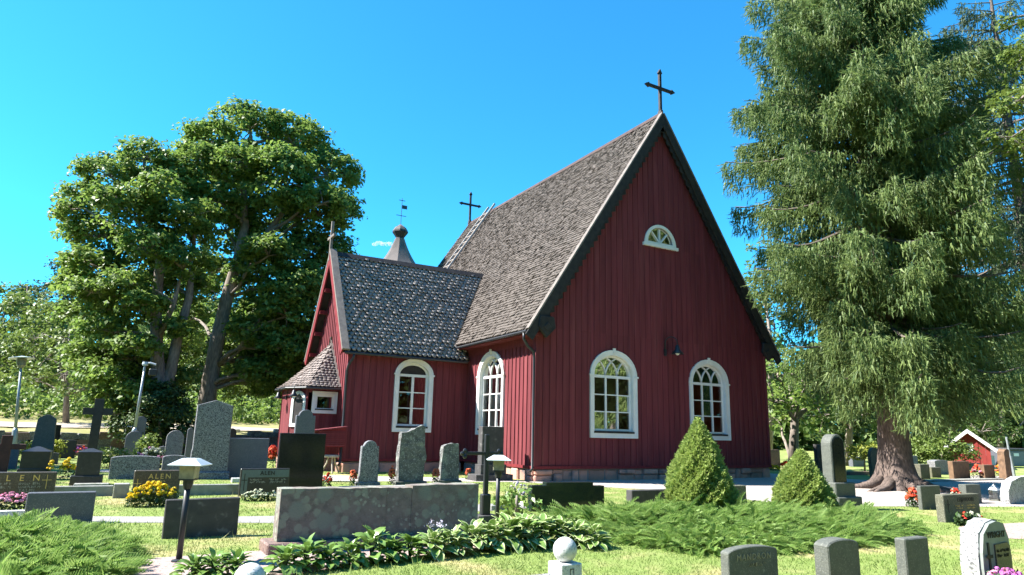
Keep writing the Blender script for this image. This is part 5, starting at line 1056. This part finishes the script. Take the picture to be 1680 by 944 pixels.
# flowering bush by the hut and golden shrubs
def bush(name, label, u, v, D, L, mt, leaf=.1, per=26, clump=.22, dens=.9, group='bushes', flower=None):
    b = P3(u, v, D); b[2] = 0
    t = tree(name, label, tuple(b), [([b, P3(u, v-25, D)], [.05, .02])], [lob(u+a, v+c, D, r, .9) for a, c, r in L], mt, leaf=leaf, per=per, dens=dens, clump=clump, group=group, cat='bush', branch=False); return t
bush('flowering_bush', 'pale yellow-green flowering bush beside the red hut', 1545, 770, 40, [(-30, -25, 24), (0, -35, 26), (25, -22, 20), (-10, -15, 24), (-45, -12, 16)], MAPLE2, leaf=.16, clump=.3)
bush('golden_shrub', 'golden-leaved shrub behind the tilted brown stone', 1418, 764, 34, [(-10, -22, 13), (6, -24, 13), (20, -18, 12)], YLEAF, leaf=.12)
bush('golden_shrub', 'bright yellow-green shrub between stones near the dark wooden cross', 88, 745, 29, [(-6, -6, 9), (6, -10, 9), (0, 0, 8)], YLEAF, leaf=.12)
bush('golden_shrub', 'golden leaves at the left edge beside the bronze-brown cross', 18, 752, 27, [(-8, -8, 10), (8, -12, 10), (24, -6, 12), (34, -18, 10)], YLEAF, leaf=.12)
bush('garden_plant', 'leafy green plant below the slim obelisk', 182, 758, 25, [(-10, -8, 11), (8, -9, 12), (22, -5, 9)], MAPLE2, leaf=.12)
bush('garden_plant', 'pale green plant between the lamp post and the rounded stone', 243, 755, 27, [(0, -22, 11), (5, -34, 9), (-8, -14, 9)], MAPLE2, leaf=.12)
bush('low_plant', 'low yellow-green hosta clump at the juniper corner by the lamp', 848, 838, 13.6, [(0, -8, 12), (10, -16, 9), (-8, -4, 8)], HOSTA, leaf=.12)
# far woods (left skyline, right, and behind the viewer, seen in window and stone reflections)
def woods(name, label, arc, rad, zc, hgt, n, mt, leaf=.9):
    a = RNG.uniform(arc[0], arc[1], n); r = RNG.uniform(rad[0], rad[1], n); hm = hgt*(.72+.28*np.sin(a*23)*np.sin(a*9.7+1)+.12*np.sin(a*61)); z = zc+hm*RNG.random(n)**.75
    C = np.stack([CAM[0]+r*np.sin(a), CAM[1]+r*np.cos(a), z], 1)+RNG.normal(0, .5, (n, 3)); N = np.stack([-np.sin(a)*.5, -np.cos(a)*.5, np.full(n, .7)], 1)+RNG.normal(0, .6, (n, 3))
    V, F = cards(C, N, leaf*(.6+.8*RNG.random(n))); return tag(link(name, npmesh(name, V, F), mt), label, 'woods', kind='stuff')
woods('far_woods', 'distant mixed woods closing the horizon behind the churchyard', (YAW-.85, YAW+.95), (92, 112), 0, 18, 70000, FAR, 1.1)
woods('far_woods', 'dark woods behind the viewer mirrored in panes and polished stone', (YAW+.92, YAW+2*math.pi-.95), (36, 48), 0, 24, 62000, DENSE, 1.05)
n = 26000; s_ = RNG.uniform(-25, 56, n); d_ = 13+RNG.random(n)*7; zt_ = (2.2+1.2*np.sin(s_*.9)*np.sin(s_*.31+1)+.6*np.sin(s_*2.3))*RNG.random(n)**.8
C = np.stack([W0[0]+WD[0]*s_+WN[0]*d_, W0[1]+WD[1]*s_+WN[1]*d_, bank_z(s_, d_)+zt_], 1); V, F = cards(C, np.array((0, -.4, .7))+RNG.normal(0, .6, (n, 3)), .30*(.6+.8*RNG.random(n)))
tag(link('undergrowth', npmesh('undergrowth', V, F), MAPLE), 'leafy undergrowth along the far side of the sandy road', 'undergrowth', kind='stuff')
cp = P3(628, 401, 420); cl = MB()
for dx, dy, r in ((-5, -.3, 1.6), (-2, .5, 2.2), (1.5, 0, 2.0), (4.5, .2, 2.0), (7, 0, 1.3)):
    q_ = np.array((dx*math.cos(YAW), -dx*math.sin(YAW), dy)); b_ = len(cl.v); cl.lathe([(max(.01, r*math.sin(math.pi*k/10)), -r*.7*math.cos(math.pi*k/10)) for k in range(11)], 14); cl.v[b_:] = [(p[0]*1.5+q_[0], p[1]+q_[1], p[2]+q_[2]) for p in cl.v[b_:]]
vm = bpy.data.materials.new('cloud_vapour'); vm.use_nodes = True; vn_ = vm.node_tree.nodes; vl_ = vm.node_tree.links; vn_.clear(); vo_ = vn_.new('ShaderNodeOutputMaterial'); pv_ = vn_.new('ShaderNodeVolumePrincipled'); pv_.inputs['Color'].default_value = (1, 1, 1, 1); pv_.inputs['Anisotropy'].default_value = .2
nz_ = vn_.new('ShaderNodeTexNoise'); nz_.inputs['Scale'].default_value = .35; gm_ = vn_.new('ShaderNodeNewGeometry'); vl_.new(gm_.outputs['Position'], nz_.inputs['Vector']); mr_ = vn_.new('ShaderNodeMapRange'); mr_.inputs[1].default_value = .42; mr_.inputs[2].default_value = .7; mr_.inputs[4].default_value = .9; vl_.new(nz_.outputs['Fac'], mr_.inputs[0]); vl_.new(mr_.outputs[0], pv_.inputs['Density']); vl_.new(pv_.outputs[0], vo_.inputs['Volume'])
tag(cl.build('cloud', vm, loc=tuple(float(t) for t in cp)), 'tiny white cloud puff beside the bell tower cap', 'cloud', kind='stuff')
# ------------------------------------------------------------------ dwarf spruces
def dwarf(label, u, v, D, wpx, vtop):
    b = P3(u, v, D); H = P3(u, vtop, D)[2]; R = wpx/2*D/1096.5; t = thing('dwarf_spruce', label, 'shrub', (b[0], b[1], 0), group='conical dwarf spruces')
    n = 34000; z = 1-np.sqrt(RNG.random(n)); prof = lambda q: np.where(q < .18, .82+q, 1.0-((q-.18)/.82)**1.5); a = RNG.uniform(0, 2*math.pi, n)
    ph_ = RNG.uniform(0, 6, 4); lump = 1+.06*np.sin(a*3+z*9+ph_[0])+.07*np.sin(a*7-z*17+ph_[1])+.06*np.sin(a*13+z*37+ph_[2])+.04*np.sin(a*23-z*61+ph_[3]); r = R*prof(z)*lump*(.86+.17*RNG.random(n))
    C = np.stack([r*np.cos(a), r*np.sin(a), .03+z*H*.985], 1); O = unit(np.stack([np.cos(a), np.sin(a), np.full(n, .75)], 1)+RNG.normal(0, .45, (n, 3)))
    A = unit(np.cross(O, RNG.normal(size=(n, 3)))); s = (.022+.03*RNG.random(n))[:, None]
    V = np.stack([C-A*s*.42, C+A*s*.42, C+O*s*1.5+A*s*.05, C+O*s*1.5-A*s*.05], 1).reshape(-1, 3); link('needles', npmesh('needles', V, np.arange(4*n).reshape(n, 4)), THUJA, t)
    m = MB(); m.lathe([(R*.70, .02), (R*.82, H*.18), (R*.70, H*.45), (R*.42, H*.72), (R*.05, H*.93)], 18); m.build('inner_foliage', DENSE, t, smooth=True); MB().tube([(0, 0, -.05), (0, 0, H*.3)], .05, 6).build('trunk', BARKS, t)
dwarf('taller conical dwarf spruce standing in front of the right gable window', 1150, 850, 14.2, 98, 686)
dwarf('shorter conical dwarf spruce beside the round-headed monument', 1320, 850, 14.6, 84, 738)
# ------------------------------------------------------------------ creeping junipers
def plume(): # one feathery spray, along +X, in unit length
    V = []; F = []
    ax = lambda q: np.array((q, 0, .34*q-.52*q*q))
    for k in range(11):
        q = .08+.9*k/11
        for sd in (-1, 1):
            b = ax(q); L = .30*(1-q)**.6+.07; d = np.array((.72, sd*.62, .22)); d = d/np.linalg.norm(d); tip = b+d*L+np.array((0, 0, -.02)); sidev = np.array((-.4*sd*.3, .05, .9))*.0+np.array((.55, -sd*.75, 0))*.034; i = len(V); V += [b-sidev, b+sidev, tip]; F.append((i, i+1, i+2))
            up = np.array((0, 0, .03)); i = len(V); V += [b-up, b+up, tip+np.array((0, 0, .015))]; F.append((i, i+1, i+2))
    return np.array(V), np.array(F)
PV, PF = plume()
def juniper(label, poly, n, hmax, heading, edge=.5, size=(.30, .55), elm=.42):
    P = np.array(smooth_poly(poly, 6)); c = P.mean(0); lo_, hi_ = P.min(0), P.max(0); t = thing('creeping_juniper', label, 'juniper', (c[0], c[1], 0), group='creeping junipers')
    pts = []
    while sum(len(p) for p in pts) < n:
        q = RNG.uniform(lo_, hi_, (n*2, 2)); pts.append(q[inside(P, q[:, 0], q[:, 1])])
    q = np.concatenate(pts)[:n]; seg = P; dist = np.min(np.linalg.norm(q[:, None, :]-seg[None, :, :], axis=2), axis=1)
    mound = hmax*(1-np.exp(-dist/edge))*(.72+.28*np.sin(q[:, 0]*2.1+1)*np.sin(q[:, 1]*2.6)+.16*np.sin(q[:, 0]*5.3+q[:, 1]*4.1)); z = mound*(.62+.38*RNG.random(n)**.6)
    out = unit(np.stack([q[:, 0]-c[0], q[:, 1]-c[1]], 1)+.001); ang = np.arctan2(out[:, 1], out[:, 0]); mixw = np.clip(1-dist/1.0, 0, 1)
    hd = np.where(RNG.random(n) < .25+.65*mixw, ang, heading)+RNG.normal(0, .55, n); el = RNG.normal(elm, .24, n)-.55*mixw*(RNG.random(n)); s = RNG.uniform(size[0], size[1], n)*np.where(RNG.random(n) < .12, 1.35, 1); el = el+np.where(RNG.random(n) < .10, .45, 0); rl = RNG.normal(0, .5, n)
    X = np.stack([np.cos(hd)*np.cos(el), np.sin(hd)*np.cos(el), np.sin(el)], 1); Y = np.stack([-np.sin(hd), np.cos(hd), np.zeros(n)], 1); Z = np.cross(X, Y); Y2 = Y*np.cos(rl)[:, None]+Z*np.sin(rl)[:, None]; Z2 = -Y*np.sin(rl)[:, None]+Z*np.cos(rl)[:, None]
    B = np.stack([q[:, 0]-c[0], q[:, 1]-c[1], z], 1)
    V = B[:, None, :]+s[:, None, None]*(PV[None, :, 0:1]*X[:, None, :]+PV[None, :, 1:2]*RNG.uniform(.5, 1.25, (n, 1, 1))*Y2[:, None, :]+PV[None, :, 2:3]*Z2[:, None, :]); m = len(PV)
    F = (PF[None]+(np.arange(n)*m)[:, None, None]).reshape(-1, 3); link('foliage', npmesh('foliage', V.reshape(-1, 3), F), JUNI, t)
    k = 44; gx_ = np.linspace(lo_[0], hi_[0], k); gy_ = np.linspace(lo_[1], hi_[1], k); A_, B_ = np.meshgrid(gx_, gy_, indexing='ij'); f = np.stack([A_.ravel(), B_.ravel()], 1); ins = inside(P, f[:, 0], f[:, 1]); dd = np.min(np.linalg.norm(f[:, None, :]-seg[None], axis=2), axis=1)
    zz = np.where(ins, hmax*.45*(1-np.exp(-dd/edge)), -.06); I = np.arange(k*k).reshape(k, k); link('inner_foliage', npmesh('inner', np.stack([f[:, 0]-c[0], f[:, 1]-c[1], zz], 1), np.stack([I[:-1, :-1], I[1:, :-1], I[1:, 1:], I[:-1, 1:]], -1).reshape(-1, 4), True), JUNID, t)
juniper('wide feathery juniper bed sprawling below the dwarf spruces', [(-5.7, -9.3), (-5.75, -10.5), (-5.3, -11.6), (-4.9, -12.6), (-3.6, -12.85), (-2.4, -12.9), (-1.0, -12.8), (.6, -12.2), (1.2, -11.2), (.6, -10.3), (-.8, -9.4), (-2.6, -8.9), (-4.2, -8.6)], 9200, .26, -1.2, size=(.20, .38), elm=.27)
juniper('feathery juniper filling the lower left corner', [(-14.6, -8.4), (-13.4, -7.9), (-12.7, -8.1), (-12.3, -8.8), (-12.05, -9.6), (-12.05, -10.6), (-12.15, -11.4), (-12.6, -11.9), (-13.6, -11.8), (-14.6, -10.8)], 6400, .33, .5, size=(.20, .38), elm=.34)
# ------------------------------------------------------------------ hostas
def hosta_leaf():
    n = 7; V = []; F = []
    for k in range(n+1):
        q = k/n; w_ = .36*math.sin(math.pi*min(1, q*.98+.02))**.75*(1-.25*q); z = .42*q-.62*q*q; x = q
        V += [(x, -w_, z+.10*w_*2), (x, -w_*.72, z+.05), (x, 0, z-.03), (x, w_*.72, z+.05), (x, w_, z+.10*w_*2)]
    me = bpy.data.meshes.new('leaf')
    for k in range(n):
        for j in range(4): F.append((k*5+j, (k+1)*5+j, (k+1)*5+j+1, k*5+j+1))
    me.from_pydata(V, [], F); me.materials.append(HOSTA); me.materials.append(HOSTAE)
    for i, p in enumerate(me.polygons): p.use_smooth = True; p.material_index = 1 if i % 4 in (0, 3) else 0
    return me
HL = hosta_leaf(); HLP = HL.copy(); HLP.materials[1] = HOSTA
hpos = [(318, 954, .75, 0, 'leftmost hosta clump at the bottom edge near the lamp foot'), (352, 952, .8, 0, 'hosta clump second along from the lamp foot'), (388, 950, .75, 0, 'hosta clump just left of the lower granite ball'),
 (470, 944, .85, 0, 'hosta clump right of the lower granite ball'), (505, 938, 1.0, 0, 'hosta clump in front of the monument plinth corner'), (542, 936, .8, 0, 'small hosta clump before the lichen-mottled half of the monument'), (578, 931, .85, 0, 'hosta clump between the small and the upright one'),
 (614, 925, 1.15, 0, 'upright hosta clump before the monument joint'), (646, 924, .85, 0, 'low hosta clump right of the upright one'), (678, 921, .9, 0, 'hosta clump left of the lilac flower spikes'), (716, 917, 1.0, 1, 'hosta clump with lilac flower spikes before the monument'),
 (748, 913, 1.0, 1, 'hosta clump right of the lilac flower spikes'), (780, 909, 1.15, 1, 'hosta clump at the right end of the monument'), (810, 905, 1.2, 1, 'pale-edged hosta in front of the right path lamp'), (840, 903, 1.3, 1, 'large pale-edged hosta right of the lamp pole'), (868, 900, 1.3, 1, 'pale-edged hosta left of the ball post'),
 (898, 898, 1.25, 1, 'pale-edged hosta touching the ball post on its left'), (926, 897, 1.2, 1, 'pale-edged hosta directly behind the ball post'), (953, 899, 1.1, 1, 'pale-edged hosta just right of the ball post'), (980, 902, .95, 1, 'rightmost pale-edged hosta meeting the juniper')]
for u, v, sc_, ve, lab in hpos:
    g = G(u, v); t = thing('hosta', lab, 'hosta', (g[0], g[1]+.12, 0), group='row of hostas'); n = 40
    for k in range(n):
        a = k*2.399+RNG.normal(0, .2); q = (k+.5)/n; L = sc_*(.135+.07*q)*RNG.uniform(.85, 1.15); tilt = .85-1.1*q+RNG.normal(0, .22)
        o = bpy.data.objects.new('leaf', HL if ve else HLP); COL.objects.link(o); o.parent = t; r = .02+.14*sc_*q
        o.location = (r*math.cos(a), r*math.sin(a), sc_*(.25-.19*q)+RNG.uniform(-.02, .02)); o.scale = (L*1.15, L, L); o.rotation_euler = (RNG.normal(0, .2), -tilt, a)
    m = MB()
    for k in range(10):
        a = k*.63; m.tube([(0, 0, -.02), (.04*math.cos(a), .04*math.sin(a), sc_*.22)], .006, 4)
    m.build('stalks', LEAFG, t)
    if 'with lilac' in lab:
        for k in range(3):
            x, y = RNG.uniform(-.18, .18), RNG.uniform(-.1, .1); st_ = MB().tube([(x, y, 0), (x+.02, y-.03, .42)], .005, 4).build('flower_stalk', LEAFG, t)
            (V, F) = cards(np.array((x+.02, y-.03, .40))+RNG.normal(0, .026, (24, 3)), RNG.normal(size=(24, 3)), np.full(24, .03)); link('flower_spike', npmesh('spike', V, F), FLOW['lilac'], st_)['kind'] = 'stuff'
# ------------------------------------------------------------------ flowers
def head_mesh(r, mat, n=26):
    d = unit(RNG.normal(size=(n, 3))); d[:, 2] = np.abs(d[:, 2])*.9; V, F = cards(d*r*.62*np.array((1, 1, .7)), d+RNG.normal(0, .2, (n, 3)), np.full(n, r*1.05)); me = npmesh('head', V, F); me.materials.append(mat); return me
def flowers(name, label, p, wx, wy, h, nh, r, cols, leaves=500, group='planted flowers', lf=.06):
    t = thing(name, label, 'flowers', (p[0], p[1], 0), group=group)
    C = np.stack([RNG.uniform(-wx, wx, leaves), RNG.uniform(-wy, wy, leaves), h*RNG.random(leaves)*.9], 1); C = C[(C[:, 0]/wx)**2+(C[:, 1]/wy)**2 < 1.05-.5*(C[:, 2]/h)**2]
    V, F = cards(C, np.array((0, 0, .6))+RNG.normal(0, .6, C.shape), lf*(.6+.8*RNG.random(len(C)))); link('leaves', npmesh('leaves', V, F), LEAFG, t)
    ms = [head_mesh(r, FLOW[c]) for c in cols]
    for k in range(nh):
        a, q = RNG.uniform(0, 6.28), math.sqrt(RNG.random()); o = bpy.data.objects.new('flower', ms[k % len(ms)]); COL.objects.link(o); o.parent = t; o.location = (wx*q*math.cos(a), wy*q*math.sin(a)-wy*.1, h*(1.02-.55*q*q)+RNG.uniform(-.04, .04)); o.rotation_euler = (RNG.uniform(-.5, .5), RNG.uniform(-.5, .5), a); s_ = RNG.uniform(.8, 1.2); o.scale = (s_,)*3
    return t
def gp(u, v): return G(u, v)
flowers('marigolds', 'bright yellow marigolds with dark leaves before the gold-lettered slab', gp(250, 831), .50, .22, .42, 62, .05, ['yellow'], 1200)
for u, lab in ((200, 0),): pass
flowers('begonias', 'pink begonias at the left edge in front of the brown slab', gp(14, 838), .42, .16, .28, 60, .038, ['pink', 'pink', 'pink'], 600)
flowers('white_flowers', 'cream-white bedding flowers under the slab with the L-shaped panel', gp(428, 822), .42, .14, .20, 70, .034, ['white'], 500)
flowers('geraniums', 'red geraniums beside the slim granite stone near the wing', gp(578, 797), .10, .10, .40, 26, .05, ['orange'], 160)
flowers('geraniums', 'red geraniums on the left of the jagged tall stone', gp(642, 797), .10, .10, .50, 28, .05, ['orange'], 160)
flowers('geraniums', 'red geraniums between the jagged and the shorter rough stone', gp(714, 795), .11, .10, .46, 30, .05, ['orange'], 160)
flowers('geraniums', 'small red geraniums beside the two-step base', gp(768, 787), .09, .09, .36, 16, .045, ['orange'], 120)
flowers('geraniums', 'red geraniums to the right of the big black slab', gp(536, 800), .14, .1, .34, 20, .045, ['red'], 160)
flowers('geraniums', 'orange-red flowers between the slate-blue and black slabs', gp(444, 768), .22, .15, .8, 34, .09, ['red', 'orange'], 260)
flowers('geraniums', 'scarlet geraniums beside the dark slab with pale edge at right', gp(1499, 832), .20, .16, .40, 42, .055, ['red', 'orange'], 420)
flowers('geraniums', 'red flowers on the grave behind the olive name slab', gp(1570, 826), .22, .12, .36, 24, .05, ['red', 'white'], 160)
flowers('asters', 'purple and pink flowers below the boulder stone with bold name', gp(1650, 968), .34, .16, .20, 60, .034, ['magenta', 'pink', 'magenta'], 400)
flowers('wreath', 'green memorial wreath with red and white blooms leaning on the olive slab', gp(1590, 862), .40, .16, .24, 16, .04, ['red', 'white'], 900, lf=.09)
flowers('rose_bush', 'white flowering bush between leaning slabs and the rounded stone', gp(246, 768), .55, .3, .72, 44, .065, ['white', 'white', 'pink'], 700, lf=.1)
flowers('yellow_flowers', 'yellow flowers at the side of the black block on wide base', gp(109, 786), .20, .16, .52, 22, .06, ['yellow'], 220)
flowers('yellow_flowers', 'few yellow blooms right of the squat black block', gp(79, 788), .09, .1, .5, 12, .05, ['yellow'], 120)
flowers('bedding_flowers', 'orange and red bedding flowers in front of the red hut', gp(1606, 786), .40, .25, .6, 40, .07, ['orange', 'red', 'pink'], 320)
flowers('bedding_flowers', 'orange blooms left of the tall narrow rough stone', gp(1640, 786), .22, .2, .6, 22, .07, ['orange', 'yellow'], 200)
flowers('bedding_flowers', 'red flower bed in shade beyond the church corner', gp(1290, 768), .40, .25, .3, 40, .08, ['red'], 200)
flowers('bedding_flowers', 'yellow flower patch at the foot of the church corner beyond', gp(1270, 772), .30, .22, .22, 30, .07, ['yellow'], 160)
flowers('magenta_flowers', 'magenta flowers at the foot of the dark wooden cross', gp(131, 752), .3, .2, .5, 20, .08, ['magenta', 'red'], 160)
flowers('white_flowers', 'tall pale flower stalks at the corner of the juniper bed', gp(848, 836), .35, .2, .52, 30, .035, ['white', 'lilac'], 260)
# ------------------------------------------------------------------ grass blades
def grass(n, a0, a1, r0, r1, hb, wb):
    a = YAW+RNG.uniform(a0, a1, n); r = r0*(r1/r0)**RNG.random(n); x = CAM[0]+r*np.sin(a); y = CAM[1]+r*np.cos(a); ok = np.ones(n, bool)
    for P in PATHS.values(): ok &= ~inside(P, x, y)
    ok &= ~((x > -.2) & (x < WG+.2) & (y > -.2)) & ~((x > WX-.2) & (y > WY-.3)) & ~((x > -7) & (y > 6.4) & (x < 0)); x, y, r = x[ok], y[ok], r[ok]; m = len(x)
    k = (r/8)**.6; h = hb*(.5+RNG.random(m))*(1+.35*np.sin(x*1.7)*np.sin(y*2.1)); w_ = wb*k*(.7+.6*RNG.random(m)); q = RNG.uniform(0, 6.28, m); c, s = np.cos(q), np.sin(q); ln = RNG.normal(0, .55, (m, 2))*h[:, None]
    B = np.stack([x, y, np.zeros(m)], 1); W = np.stack([c*w_, s*w_, np.zeros(m)], 1)
    V = np.stack([B-W, B+W, B+np.stack([ln[:, 0], ln[:, 1], h], 1)], 1).reshape(-1, 3); return V, np.arange(3*m).reshape(m, 3)
V, F = grass(290000, -.80, .80, 4.2, 30, .026, .0045)
tag(link('grass', npmesh('grass', V, F), GRASSB), 'mown sunlit lawn grass between the graves', 'grass', kind='stuff')
V, F = grass(3500, -.75, .75, 8, 30, .09, .005)
tag(link('tall_grass', npmesh('tall_grass', V, F), GRASSB), 'scattered taller grass tufts around the stones', 'grass', kind='stuff')
# small cloud low over the tower
